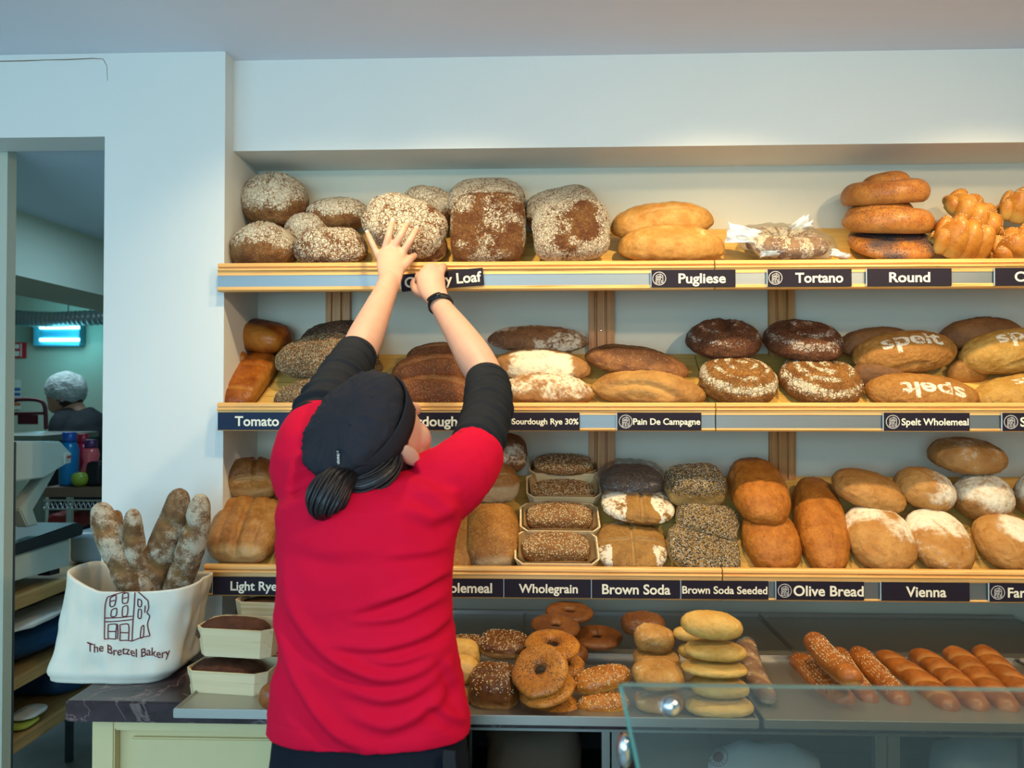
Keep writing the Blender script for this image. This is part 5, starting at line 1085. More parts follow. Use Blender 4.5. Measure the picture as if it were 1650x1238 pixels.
prof('base', [(6, 904), (118, 868), (117, 912), (100, 916), (6, 944)], M['creamplastic'], XS-.01, -1.89)
prof('crumb_guard', [(6, 806), (50, 798), (46, 846), (6, 866)], M['darkpl'], XS-.10, -1.80)
prof('switch_plate', [(103, 731), (113, 730), (112, 746), (103, 748)], M['white'], XS+.004, XS-.002, .001)
prof('switch', [(106, 735), (111, 734), (111, 738), (106, 739)], plain('switch_red', '#c03a20', .4), XS+.007, XS+.0045, .0005)
prof('foot', [(90, 917), (106, 913), (106, 924), (90, 928)], M['black'], XS-.02, XS-.06, .001)
prof('knob', [(56, 704), (66, 704), (66, 711), (56, 711)], M['black'], XS-.1, XS-.13, .001)
# things on the shelving
def lump(name, c, s, mat, label, cat, seed, ex=4., rough=.012, group=None):
    u, F = cs(16); au = np.abs(u)+1e-9; r = (au**ex).sum(1)**(-1/ex); V = u*r[:, None]*np.array(s)/2; V += u*(fbm(V, 14, seed, 3)*rough)[:, None]
    V[:, 2] = np.maximum(V[:, 2], -s[2]/2); o = bpy.data.objects.new(name, mesh_np(name, V, F, mat)); o.location = c; return link(o, None, label, cat, group)
M['bluebag'] = plain('blue_plastic', '#123f63', .45, 0, .15, 20); M['teal'] = plain('teal_plastic', '#1f8a8a', .4); M['yel'] = plain('yellow_green_paper', '#b5bd4c', .8, 0, .1)
lump('plastic_box', (-1.61, 2.98, ZS[0]+.056), (.15, .34, .11), plain('grey_clear_plastic', '#93a3a8', .3), 'grey plastic box behind the slicer on the passage shelf', 'box', 3, 8, .003)
lump('storage_bag', (-1.72, 2.72, ZS[1]+.062), (.34, .75, .12), M['bluebag'], 'dark blue plastic bag on the middle passage shelf', 'bag', 5, 3, .03)
lump('blue_crate', (-1.77, 2.95, ZS[2]+.05), (.38, .6, .10), M['bluebag'], 'blue crate in shadow on the lowest passage shelf', 'crate', 9, 6, .01)  # blue crate on the lowest shelf
for i, (cx, cy, w, h, m, lb) in enumerate(((45, 1163, 44, 16, 'paper', 'crumpled white paper on the lowest passage shelf'), (36, 1184, 36, 12, 'yel', 'yellow green paper slips on the lowest passage shelf'))):
    c = PX(cx, cy, XF-.05); c.z = ZS[2]+.012+(.02 if i == 0 else 0); lump('paper_scraps', c, (.08, w*.0028, .02), M[m], lb, 'paper', 20+i, 3, .008)
lump('paper_sheets', (-1.61, 2.56, ZS[1]+.135), (.14, .5, .02), M['paper'], 'white paper sheets on top of the blue bag', 'paper', 25, 4, .008)  # white paper sheets lying on the bag
lump('cardboard_tray', (-1.59, 3.02, ZS[1]+.04), (.12, .42, .078), M['card'], 'brown cardboard tray on the middle passage shelf', 'box', 27, 10, .002)
# wire rack with drinking bottles
YR = 3.7; zr_ = P(120, 786, YR).z
rk = empty('wire_rack', (-2.1, YR, 0), 'chrome wire rack with a wooden top shelf in the passage', 'rack')
xa, xb = P(70, 790, YR).x, P(190, 790, YR).x
box('wood_top', xa, xb, YR, YR+.35, zr_-.045, zr_, plain('brown_board', '#6e5844', .5), rk, .002)
for z in (zr_-.06, zr_-.10, zr_-.34): box('wire_rail', xa, xb, YR, YR+.008, z-.004, z+.004, M['chrome'], rk)
n = 16
for i in range(n):
    x = xa+(xb-xa)*i/n; w = (xb-xa)/n
    V, F = tube([(x, YR+.004, zr_-.098), (x+w/2, YR+.004, zr_-.062), (x+w, YR+.004, zr_-.098)], [.003]*3, 6); wobj('wire_zigzag', pydata('wire', V, F, M['chrome']), rk)
for x in (P(109, 790, YR).x, xb-.02): box('post', x-.012, x+.012, YR+.01, YR+.03, 0, zr_-.046, M['chrome'], rk)
box('lower_shelf', xa, xb, YR+.035, YR+.35, zr_-.36, zr_-.335, plain('lower_shelf_grey', '#7e8f92', .5), rk)
def revolve(c, prof_, seg=24): 
    q = np.linspace(0, 2*np.pi, seg, endpoint=False); return loft([np.stack([c[0]+r*np.cos(q), c[1]+r*np.sin(q), np.full(seg, c[2]+z)], 1) for r, z in prof_])
def bottle(px, pbase, w, hpx, ybot, capc, bodyc, label, waist=False):
    c = P(px, pbase, ybot); c.z = zr_+.001; s = ppm(ybot); r = w/2/s; h = hpx/s
    e = empty('drinking_bottle', c, label, 'bottle', 'drinking bottles on the wire rack')
    pr = [(r*.9, 0), (r, .01), (r, h*.35), (r*(.8 if waist else 1), h*.5), (r*(.95 if waist else 1), h*.66), (r*.8, h*.78), (r*.6, h*.82)]
    V, F = revolve(c, pr); wobj('body', pydata('body', V, F, plain('bottle_'+bodyc[1:], bodyc, .2)), e)
    V, F = revolve((c.x, c.y, c.z), [(r*.7, h*.815), (r*.72, h*.84), (r*.7, h*.99), (r*.5, h)]); wobj('cap', pydata('cap', V, F, plain('cap_'+capc[1:], capc, .35)), e)
bottle(111, 785, 30, 87, 3.80, '#1c4f9e', '#1477ad', 'tall blue drinking bottle on the wire rack')
bottle(133, 785, 24, 80, 3.92, '#a02038', '#b01c3c', 'dark red drinking bottle behind the apple')
bottle(146, 785, 28, 75, 3.80, '#4a2450', '#d05a60', 'pink waisted drinking bottle with purple cap', True)
V, F = revolve((0, 0, 0), [(.006, -.034), (.02, -.036), (.036, -.018), (.039, .004), (.034, .022), (.018, .031), (.006, .026)]); c = P(129, 776, 3.74); c.z = zr_+.037
e = empty('apple', (c.x, c.y, zr_), 'green apple on the wire rack in front of the bottles', 'apple')
wobj('flesh', pydata('flesh', np.asarray(V)+np.array(c), F, plain('apple_green', '#8fa53a', .3, 0, .15, 40)), e)
V, F = tube([(c.x, c.y, c.z+.025), (c.x+.004, c.y, c.z+.045)], [.002, .0015], 6); wobj('stem', pydata('stem', V, F, M['card']), e)
lump('lunch_bag', P(155, 764, 3.77)+Vector((0, 0, 0)), (.075, .06, .12), M['black'], 'small black bag beside the pink bottle', 'bag', 31, 5, .004)
lump('food_packet', P(112, 838, 3.85), (.16, .15, .08), plain('packet_red', '#a03030', .5), 'red food packets on the lower rack shelf', 'packet', 33, 4, .01)
# bakery: insect lamp, duct, signs, equipment
YF = 6.19
e = empty('insect_lamp', P(99, 540, YF), 'glowing blue insect killer lamp on the far bakery wall', 'lamp')
def wpx(name, x0, y0, x1, y1, yb, depth, mat, root, bev=.002):
    a_, b_ = P(x0, y1, yb), P(x1, y0, yb); return box(name, a_.x, b_.x, yb-depth, yb, a_.z, b_.z, mat, root, bev)
wpx('housing', 63, 521, 138, 559, YF, .08, plain('lamp_housing', '#4f9fb5', .4), e, .006)
t = NT('uv_tube'); t.b.inputs['Emission Color'].default_value = (.25, .85, 1, 1); t.b.inputs['Emission Strength'].default_value = 9; uv = t.fin((.6, .9, 1, 1))
for y in (528, 548): wpx('tube', 66, y-2.5, 129, y+2.5, YF-.085, .025, uv, e, .004)
wpx('grid_panel', 66, 532, 129, 543, YF-.082, .004, plain('lamp_grid', '#2f7f9a', .4), e)
l = bpy.data.lights.new('insect_lamp_light', 'POINT'); l.energy = 5; l.color = (.2, .85, 1); l.shadow_soft_size = .15; lo = bpy.data.objects.new('insect_lamp_light', l); COL.objects.link(lo); lo.location = P(99, 538, YF-.25)
ds = [P(x, y, 5.9) for x, y in ((22, 512), (50, 514), (90, 515), (130, 513), (175, 511))]; pts = catmull(np.array([list(p) for p in ds]), 70); rr = .055+.006*np.sin(np.arange(70)*2.1)
V, F = tube(pts, rr, 16, None, False); duct = wobj('air_duct', pydata('air_duct', V, F, plain('duct_foil', '#7f9094', .35, .5)), label='flexible corrugated air duct above the insect lamp', cat='duct')
p_ = P(110, 512, 5.9); V, F = tube([p_, (p_.x, p_.y, 2.65)], [.004, .004], 6); wobj('hanger', pydata('hanger', V, F, M['black']), duct)
e = empty('fire_sign', P(29, 564, YF), 'red and white safety sign on the far bakery wall', 'sign'); wpx('plate', 17, 552, 43, 577, YF, .004, plain('sign_red', '#c0282e', .5), e, 0)
for r_ in ((24, 555, 31, 562), (23, 566, 31, 574), (19, 554, 21, 575), (33, 554, 35, 575)): wpx('pictogram', *r_, YF-.0045, .001, M['paper'], e, 0)
e = empty('notice_sheet', P(27, 630, YF), 'blue and white notice sheet below the red sign', 'notice'); wpx('sheet', 20, 612, 34, 660, YF, .003, M['paper'], e, 0)
for y in (625, 633, 641, 649): wpx('printed_band', 21, y, 33, y+5, YF-.0035, .001, plain('notice_blue', '#2c5f9e', .6) if y < 645 else plain('notice_orange', '#c0603a', .6), e, 0)
def rtube(name, pts, Y, r, mat, root):
    V, F = tube([P(x, y, Y) for x, y in pts], [r]*len(pts), 8, max(10, len(pts)*5)); wobj(name, pydata(name, V, F, mat), root)
e = empty('hand_trolley', P(46, 720, 4.4), 'dark red tubular trolley handle behind the slicer', 'trolley'); mr = plain('trolley_red', '#5a1f2a', .4)
rtube('handle', [(17, 690), (18, 655), (26, 645), (60, 645), (72, 655), (74, 690)], 4.4, .011, mr, e); rtube('crossbar', [(18, 667), (74, 666)], 4.4, .009, mr, e); wpx('backplate', 30, 669, 62, 684, 4.42, .01, mr, e)
e = empty('steel_worktable', P(60, 690, 4.2), 'steel work table in the bakery behind the slicer', 'table')
a_, b_ = P(-10, 700, 4.1), P(95, 690, 4.1); box('top', a_.x, b_.x, 3.95, 4.48, a_.z-.03, a_.z, M['alu'], e, .003)
for x in (a_.x+.05, b_.x-.05): box('leg', x-.02, x+.02, 4.0, 4.04, 0, a_.z-.031, M['alu'], e)

# ------------------------------------------------------------------ person in the bakery
def ring_el(c, hx, hy, seg=28, ex=2.3, rx=0.):
    q = np.linspace(0, 2*np.pi, seg, endpoint=False); r = (np.abs(np.cos(q))**ex+np.abs(np.sin(q))**ex)**(-1/ex)
    p = np.stack([np.cos(q)*r*hx, np.sin(q)*r*hy, np.zeros(seg)], 1); return p@np.array(Matrix.Rotation(rx, 3, 'X')).T+np.array(c)
def skinmat(name, c1, c2):
    t = NT(name); c = t.coords('Object', False); n = t.noise(c, 30, 4); t.bump(t.noise(c, 400, 2), .08, .001)
    m = t.fin(t.mix(n, lin(c1), lin(c2)), .5, 0, .4); t.b.inputs['Subsurface Weight'].default_value = .12; t.b.inputs['Subsurface Radius'].default_value = (.8, .3, .15); t.b.inputs['Subsurface Scale'].default_value = .01; return m
M['skin'] = skinmat('skin', '#c8977e', '#d2a68e'); M['skin2'] = skinmat('skin_background', '#c0907a', '#cc9c86')
Yp = 4.75; k = lambda x, y, Y=Yp: np.array(P(x, y, Y))
hd = k(104, 635); ax = [Vector((.9, 0, -.43)), Vector((0, 1, 0)), Vector((.43, 0, .9))]
parts = [ellipsoid(hd, ax, (.095, .085, .115), 24, 16), ellipsoid(hd+np.array([-.045, 0, -.065]), ax, (.05, .055, .055), 16, 12), ellipsoid(hd+np.array([-.085, -.0, -.06]), ax, (.014, .014, .02), 12, 8), ellipsoid(hd+np.array([.03, -.085, -.02]), ax, (.016, .01, .026), 12, 8),
         tube([hd+np.array([.03, 0, -.06]), k(122, 662), k(132, 690)], [.06, .058, .075], 16, 8), tube([k(131, 690), k(136, 722), k(134, 800), k(132, 900), k(131, 960)], [.085, .15, .165, .155, .16], 24, 16), 
         tube([k(104, 682, 4.68), k(97, 715, 4.62), k(92, 735, 4.52), k(82, 745, 4.45), k(76, 746, 4.42)], [.055, .045, .036, .028, .026], 14, 16), tube([k(150, 690, 4.9), k(146, 740, 4.9), k(120, 750, 4.62), k(105, 752, 4.5)], [.055, .045, .036, .026], 14, 16)]
for s in (-1, 1): 
    hp = k(131, 940)+np.array([.09*s, 0, 0]); parts.append(tube([hp, (hp[0], Yp, .5), (hp[0], Yp, .08)], [.09, .065, .045], 16, 12)); parts.append(tube([(hp[0], Yp+.04, .045), (hp[0]-.02, Yp-.16, .035)], [.042, .036], 12, 6))
for hx in (k(72, 747, 4.41), k(101, 753, 4.48)):
    parts.append(ellipsoid(hx, np.eye(3), (.035, .03, .018), 14, 10))
    for f in range(4): parts.append(tube([hx+np.array([-.02, -.02+.013*f, 0]), hx+np.array([-.055, -.024+.015*f, -.006]), hx+np.array([-.075+.004*abs(f-1.5), -.026+.016*f, -.02])], [.009, .008, .007], 8))
    parts.append(tube([hx+np.array([0, -.02, 0]), hx+np.array([-.03, -.05, -.005])], [.01, .008], 8))
me = remesh(parts, .007, 3, 'person'); me.materials.append(M['skin2'])
pb = wobj('person', me, label='person in dark top and white hair net bending over bakery work', cat='person')
M['darktee'] = plain('dark_navy_cloth', '#152028', .85, 0, .1, 20)
parts = [tube([k(126, 664), k(134, 688), k(136, 720), k(134, 800), k(132, 880)], [.085, .150, .190, .185, .178], 28, 18, False), tube([k(118, 680, 4.72), k(104, 684, 4.68), k(97, 713, 4.62), k(95, 722, 4.6)], [.09, .082, .064, .056], 16, 12, False), tube([k(148, 680, 4.85), k(150, 700, 4.9), k(147, 735, 4.9)], [.085, .08, .065], 16, 10, False)]
me = remesh(parts, .009, 3); V = verts_of(me); Nn = normals_of(me); set_verts(me, V+Nn*(fbm(V, 9, 3, 2)*.012)[:, None]); me.materials.append(M['darktee']); wobj('t_shirt', me, pb)
V, F = tube([k(131, 890), k(131, 960)], [.186, .18], 24, 8, False); parts = [(V, F)]+[tube([k(131, 940)+np.array([.09*s, 0, 0]), (k(131, 940)[0]+.09*s, Yp, .08)], [.1, .07], 18, 10, False) for s in (-1, 1)]
me = remesh(parts, .012, 3); me.materials.append(M['darktee']); wobj('trousers', me, pb)
t = NT('hair_net'); c = t.coords('Object', False); n = t.noise(c, 60, 3); t.bump(t.math('ADD', n, t.noise(c, 18, 2, .5, 1.5)), .8, .012); hn = t.fin(t.mix(n, lin('#8fa3a6'), lin('#c9d6d6')), .6, 0, .3)
V, F = ellipsoid(hd+np.array([.012, 0, .025]), ax, (.118, .108, .112), 36, 28); V = V+(V-V.mean(0))*(fbm(V, 26, 4, 3)*.12)[:, None]
nb = np.array(ax[2]); keep = [f for f in F if np.mean([(V[i]-hd)@nb for i in f]) > -.035]; wobj('hair_net', pydata('hair_net', V, keep, hn), pb)
V, F = ellipsoid(hd+np.array([.02, 0, .004]), ax, (.099, .092, .112), 24, 18); keep = [f for f in F if np.mean([(V[i]-hd)@np.array([1, 0, .3]) for i in f]) > .0]; wobj('hair', pydata('hair', V, keep, plain('hair_brown', '#3a2a22', .6)), pb)
# ------------------------------------------------------------------ the shop assistant
def kp(x, y, Y): return np.array(P(x, y, Y))
UPV = Vector((-.42, -.68, .60)).normalized(); FV = Vector((.6, .75, .45)); FV = (FV-UPV*FV.dot(UPV)).normalized(); SV = FV.cross(UPV).normalized()
H0 = P(590, 700, 1.46); HAX = [np.array(SV), np.array(FV), np.array(UPV)]
def hp(s, f, u): return np.array(H0+SV*s+FV*f+UPV*u)
parts = [ellipsoid(hp(0, .0, -.028), HAX, (.077, .095, .090), 32, 22), ellipsoid(hp(0, .028, -.085), HAX, (.058, .062, .066), 24, 16), ellipsoid(hp(0, .055, -.125), HAX, (.028, .026, .024), 16, 10), ellipsoid(hp(0, .032, -.045), HAX, (.066, .064, .066), 28, 18),
         tube([hp(0, .088, -.035), hp(0, .105, -.06), hp(0, .108, -.07)], [.009, .012, .013], 12, 8), ellipsoid(hp(0, .085, -.105), HAX, (.024, .012, .010), 14, 8)]
for s in (-1, 1):
    parts.append(ellipsoid(hp(.087*s, -.006, -.038), [HAX[1]*.9+HAX[0]*.35*s, HAX[0], HAX[2]], (.016, .009, .031), 16, 12)); parts.append(ellipsoid(hp(.036*s, .052, -.078), HAX, (.028, .028, .03), 14, 10)); parts.append(ellipsoid(hp(.030*s, .084, -.030), HAX, (.018, .010, .009), 12, 8))
# neck, torso, legs
parts += [tube([hp(0, -.02, -.07), hp(0, -.02, -.12), kp(606, 745, 1.50)], [.055, .052, .07], 20, 10)]
TS = [(1172, 434, 760, 1.43, .108), (1150, 436, 758, 1.428, .108), (1080, 442, 742, 1.42, .104), (1000, 445, 727, 1.42, .102), (920, 448, 728, 1.425, .108), (860, 450, 736, 1.44, .115), (810, 453, 748, 1.455, .115), (784, 458, 758, 1.47, .108), (766, 470, 742, 1.485, .094), (755, 505, 700, 1.50, .076), (750, 550, 655, 1.505, .055)]
def torso(shr=0., top=11, zs=0):
    secs = []
    for (py, xl, xr, Y, hd_) in TS[:top]:
        a_, b_ = P(xl, py, Y), P(xr, py, Y); secs.append(ring_el(((a_.x+b_.x)/2, Y, a_.z), (b_.x-a_.x)/2-shr, hd_-shr, 56, 2.35))
    return loft(secs)
parts.append(torso(.026))
hipL, hipR = kp(527, 1225, 1.43), kp(668, 1225, 1.43)
for h_ in (hipL, hipR):
    parts.append(tube([h_+np.array([0, 0, .05]), (h_[0], 1.42, .62), (h_[0], 1.41, .42), (h_[0], 1.40, .1)], [.07, .066, .052, .040], 20, 16)); parts.append(tube([(h_[0], 1.36, .045), (h_[0], 1.55, .035)], [.04, .034], 14, 8))
# arms
RA = [kp(722, 775, 1.49), kp(763, 728, 1.55), kp(784, 660, 1.66), kp(784, 615, 1.74), kp(765, 577, 1.79), kp(738, 534, 1.865), kp(716, 502, 1.93), kp(708, 487, 1.955)]
RR = [.050, .043, .041, .039, .041, .034, .027, .0255]
LA = [kp(500, 740, 1.49), kp(515, 680, 1.56), kp(548, 615, 1.66), kp(573, 578, 1.735), kp(588, 545, 1.79), kp(606, 505, 1.865), kp(622, 468, 1.94), kp(627, 452, 1.965)]
LR = [.050, .043, .041, .039, .040, .034, .028, .0265]
parts += [tube(RA, RR, 22, 40), tube(LA, LR, 22, 40)]
def finger(pts, r0, r1): return tube(pts, np.linspace(r0, r1, len(pts)), 12, len(pts)*4)
# left hand spread on the floury loaf: back of the hand towards us
W = kp(628, 452, 1.965)
kn = {'pinky': kp(609, 412, 2.018), 'ring': kp(621, 404, 2.020), 'middle': kp(634, 402, 2.022), 'index': kp(650, 407, 2.022)}
tip = {'pinky': (kp(600, 392, 2.024), kp(592.5, 376, 2.052)), 'ring': (kp(627, 380, 2.020), kp(632.5, 358, 2.048)), 'middle': (kp(646, 380, 2.022), kp(656.5, 360, 2.050)), 'index': (kp(662, 387, 2.024), kp(672, 369, 2.054))}
# palm: a flattened tapered slab
def slab(a, ra, b, rb, fl=.5, n=10):
    return tube([a, (np.array(a)+np.array(b))/2, b], [ra, (ra+rb)/2, rb], 20, n, True, fl)
parts += [tube([W+np.array([0, -.012, -.02]), W+np.array([.002, 0, .012]), kp(630, 428, 1.995), kp(631, 411, 2.014)], [.026, .030, .036, .035], 22, 14, True, .48)]
for f_, r0, r1 in (('pinky', .0086, .0068), ('ring', .0098, .0078), ('middle', .0102, .008), ('index', .0100, .0078)):
    m_ = tip[f_][0]; b0 = kn[f_]*.75+W*.25; parts.append(finger([b0, kn[f_]+np.array([0, -.004, 0]), m_+np.array([0, -.004, 0]), m_*.35+tip[f_][1]*.65+np.array([0, -.004, 0]), tip[f_][1]], r0*1.1, r1))
parts.append(finger([kp(640, 440, 1.985), kp(654, 425, 2.01), kp(662, 416, 2.035), kp(668, 412, 2.055)], .0135, .0088))
# right hand: loose fist pressing the crooked sign
Wr = kp(706, 484, 1.96)
parts += [tube([Wr+np.array([.004, -.01, -.015]), Wr, kp(697, 468, 1.985), kp(694, 450, 2.005), kp(695, 440, 2.018)], [.025, .028, .034, .036, .031], 22, 16, True, .66)]
for i, (kx, ky, tx, ty, Yt) in enumerate(((675, 447, 679, 458, 2.085), (686, 437, 688, 446, 2.088), (699, 434, 700, 441, 2.088), (711, 437, 716, 431, 2.085))):
    k0 = kp(kx, ky, 2.018); md = kp((kx+tx)/2, min(ky, ty)-1, 2.058); parts.append(finger([kp(694+(kx-694)*.55, 456, 2.0), k0, md, kp(tx, ty, Yt-.012), kp(tx, ty+3, Yt)], .0118, .0085))
parts.append(finger([kp(683, 474, 1.985), kp(671, 468, 2.01), kp(667, 458, 2.045), kp(669, 452, 2.065)], .0135, .009))
me = remesh(parts, .0032, 5, 'person'); me.materials.append(M['skin'])
pr = wobj('person', me, label='person in red polo shirt and black cap reaching to the top shelf', cat='person')
# finger nails of the spread hand
nail = plain('nail', '#e8c4b4', .3, 0, .02)
for f_ in tip:
    a_, b_ = tip[f_]; d = Vector(b_-a_).normalized(); n_ = Vector((0, -1, .25)); n_ = (n_-d*n_.dot(d)).normalized(); s_ = d.cross(n_)
    V, F = ellipsoid(Vector(b_)-d*.001+n_*.0068, [s_, d, n_], (.0048, .0062, .0012), 12, 8); wobj('finger_nail', pydata('finger_nail', V, F, nail), pr)
# face details (turned away from the camera)
for s in (-1, 1):
    V, F = ellipsoid(hp(.026*s, .079, -.046), HAX, (.010, .007, .006), 14, 10); wobj('eye', pydata('eye', V, F, plain('eye_white', '#d8d4cc', .2)), pr)
    V, F = ellipsoid(hp(.026*s, .0845, -.046), HAX, (.006, .003, .006), 12, 8); wobj('iris', pydata('iris', V, F, M['black']), pr)
    V, F = tube([hp(.014*s, .094, -.03), hp(.030*s, .094, -.026), hp(.046*s, .084, -.03)], [.003, .0035, .002], 8, 8); wobj('eyebrow', pydata('eyebrow', V, F, M['black']), pr)
V, F = tube([hp(-.020, .088, -.105), hp(0, .094, -.103), hp(.020, .088, -.105)], [.003, .005, .003], 10, 8); wobj('lips', pydata('lips', V, F, plain('lips', '#b5686a', .4)), pr)
V, F = ellipsoid(hp(.086, .004, -.078), np.eye(3), (.0028, .0028, .0028), 10, 8); wobj('earring', pydata('earring', V, F, M['chrome']), pr)

# red polo shirt
def cloth(name, c1, c2, sc=500, rough=.85):
    t = NT(name); c = t.coords('Object', False); n = t.noise(c, 10, 4); w = t.noise(c, sc, 2); t.bump(w, .12, .0008)
    return t.fin(t.mix(n, lin(c1), lin(c2)), rough, 0, .12)
M['red'] = cloth('red_pique', '#cc0830', '#da1038'); M['blackknit'] = cloth('black_knit', '#1c1f23', '#2a2d31'); M['capcloth'] = cloth('black_cap_cloth', '#242429', '#323239', 700); M['denim'] = cloth('dark_trousers', '#12161f', '#1a2029', 800)
sparts = [torso(0., 11), tube([kp(690, 795, 1.475), kp(728, 772, 1.49), kp(757, 742, 1.53), kp(770, 724, 1.56)], [.074, .070, .060, .055], 28, 16, False), tube([kp(520, 790, 1.475), kp(500, 745, 1.49), kp(510, 705, 1.53), kp(520, 680, 1.56)], [.080, .074, .066, .06], 28, 16, False),
          tube([kp(600, 800, 1.49), kp(606, 780, 1.50), kp(610, 765, 1.51)], [.100, .078, .060], 28, 10, False)]
me = remesh(sparts, .0042, 8)
V = verts_of(me); Nn = normals_of(me); pp = proj(V)
def polyd(pts):
    pts = catmull(np.array(pts, float), 24); best = np.full(len(pp), 1e9); T = np.zeros(len(pp)); sgn = np.zeros(len(pp))
    for i in range(len(pts)-1):
        d, t = segd(pp[:, 0], pp[:, 1], (*pts[i], *pts[i+1])); m = d < best; dx, dy = pts[i+1]-pts[i]
        cr = dx*(pp[:, 1]-pts[i][1])-dy*(pp[:, 0]-pts[i][0]); best = np.where(m, d, best); T = np.where(m, (i+t)/(len(pts)-1), T); sgn = np.where(m, np.sign(cr), sgn)
    return best*sgn, T
FOLD = [([(449, 880), (462, 960), (500, 1030), (560, 1075), (620, 1094), (680, 1078), (725, 1030)], 9, .0075), ([(444, 950), (455, 1040), (490, 1120), (540, 1180), (590, 1206)], 9, .008), ([(560, 985), (640, 962), (732, 915)], 7, .005), ([(520, 1036), (610, 1044), (690, 1020), (735, 980)], 7, .006),
        ([(545, 1105), (620, 1126), (690, 1100), (742, 1040)], 9, .006), ([(600, 968), (660, 950), (720, 918)], 6, .004), ([(560, 1000), (640, 995), (715, 960)], 6, .004), ([(610, 895), (680, 890), (725, 880)], 6, .003), ([(560, 1150), (630, 1170), (700, 1130), (735, 1080)], 9, .005), ([(660, 820), (700, 835), (735, 815)], 9, .005), ([(640, 770), (700, 800), (745, 850)], 10, .004),
        ([(455, 790), (480, 760), (515, 745)], 8, .006), ([(462, 765), (485, 735), (510, 720)], 7, .005), ([(450, 830), (490, 805), (520, 800)], 10, .004), ([(715, 1060), (738, 1100), (752, 1150)], 7, .005), ([(690, 1130), (720, 1150), (755, 1165)], 7, .004), ([(580, 1060), (640, 1066), (700, 1045)], 6, .004), ([(470, 870), (540, 890), (600, 880)], 12, .003)]
back = sm(.1, -.25, Nn[:, 1]); disp = fbm(V*np.array([1, 1, 1.6]), 11, 5, 3)*.006
for pts, w, h in FOLD:
    d, t = polyd(pts); en = np.sin(np.clip(t, .02, .98)*np.pi)**.6
    w = w*1.3; disp += 1.5*back*en*h*(np.exp(-(d/w)**2)-.9*np.exp(-((d-1.5*w)/(1.2*w))**2))
d, t = polyd([(425, 1160), (500, 1182), (600, 1194), (700, 1183), (775, 1152)]); disp -= .0014*np.exp(-(d/1.6)**2)*back
d, t = polyd([(728, 690), (760, 705), (782, 740), (784, 790), (770, 830)]); disp -= .0012*np.exp(-(d/1.5)**2)
set_verts(me, V+Nn*disp[:, None]); me.materials.append(M['red']); wobj('polo_shirt', me, pr)
# collar
cs_ = []
for z_, r_ in ((0, .080), (.022, .074), (.030, .066), (.020, .062), (0, .060)):
    c_ = np.array(kp(608, 772, 1.515)); cs_.append(ring_el(c_+np.array([0, .012*z_/.03, z_-.004]), r_*1.05, r_*.92, 40, 2.1))
V, F = loft(cs_, False); wobj('collar', pydata('collar', V, F, M['red']), pr)
# long black sleeves with gathered folds
def sleeve(path, rad, n, sd):
    V, F = tube(path, rad, 36, n, False); c = catmull(np.array(path), n); idx = np.repeat(np.arange(n), 36); m = len(idx); ctr = c[idx]; dv = V[:m]-ctr; dv /= np.linalg.norm(dv, axis=1)[:, None]
    th_ = np.arctan2(dv[:, 2], dv[:, 0]); ph = idx*.62+3.2*fbm(V[:m], 12, sd, 3)+np.sin(th_+sd)*1.4; am = sm(-.5, .4, fbm(V[:m], 14, sd+5, 2))
    wv = np.sin(ph); wv = np.sign(wv)*np.abs(wv)**.7; V[:m] += dv*((.0042*wv*am+.0024*np.sin(ph*1.9+2)*am)*sm(0, .15, idx/n)*sm(1, .93, idx/n))[:, None]
    wobj('sleeve', pydata('sleeve', V[:m], [f for f in F if max(f) < m], M['blackknit']), pr)
sleeve([kp(742, 762, 1.505), kp(764, 728, 1.55), kp(785, 662, 1.655), kp(784, 612, 1.745)], [.052, .051, .050, .0455], 110, 3)
sleeve([kp(503, 735, 1.50), kp(515, 680, 1.56), kp(548, 615, 1.66), kp(575, 570, 1.745)], [.060, .057, .050, .0455], 110, 4)
# wrist band
c_ = (kp(708, 487, 1.955)*.72+kp(716, 502, 1.93)*.28); dx = kp(706, 484, 1.96)-kp(716, 502, 1.93); dx /= np.linalg.norm(dx); dx = dx+np.array([.25, 0, .10]); dx /= np.linalg.norm(dx)
u_ = np.cross(dx, [0, 1, 0]); u_ /= np.linalg.norm(u_); v_ = np.cross(dx, u_); q = np.linspace(0, 2*np.pi, 48, endpoint=False)
rg = lambda r, t: c_+dx*t+(np.cos(q)[:, None]*u_+np.sin(q)[:, None]*v_)*r
V, F = loft([rg(.0285, -.007), rg(.0310, -.0075), rg(.0310, .0075), rg(.0285, .007), rg(.0285, -.007)], False); wb = wobj('wristband', pydata('wristband', V, F, M['black']), pr)
nn = np.array([-.35, -.85, .25]); nn -= dx*np.dot(nn, dx); nn /= np.linalg.norm(nn); tt = np.cross(dx, nn); V, F = ellipsoid(c_+nn*.0318, [Vector(tt), Vector(dx), Vector(nn)], (.020, .0095, .0042), 24, 12); wobj('screen', pydata('screen', V, F, plain('screen_black', '#0a0d12', .12)), wb)
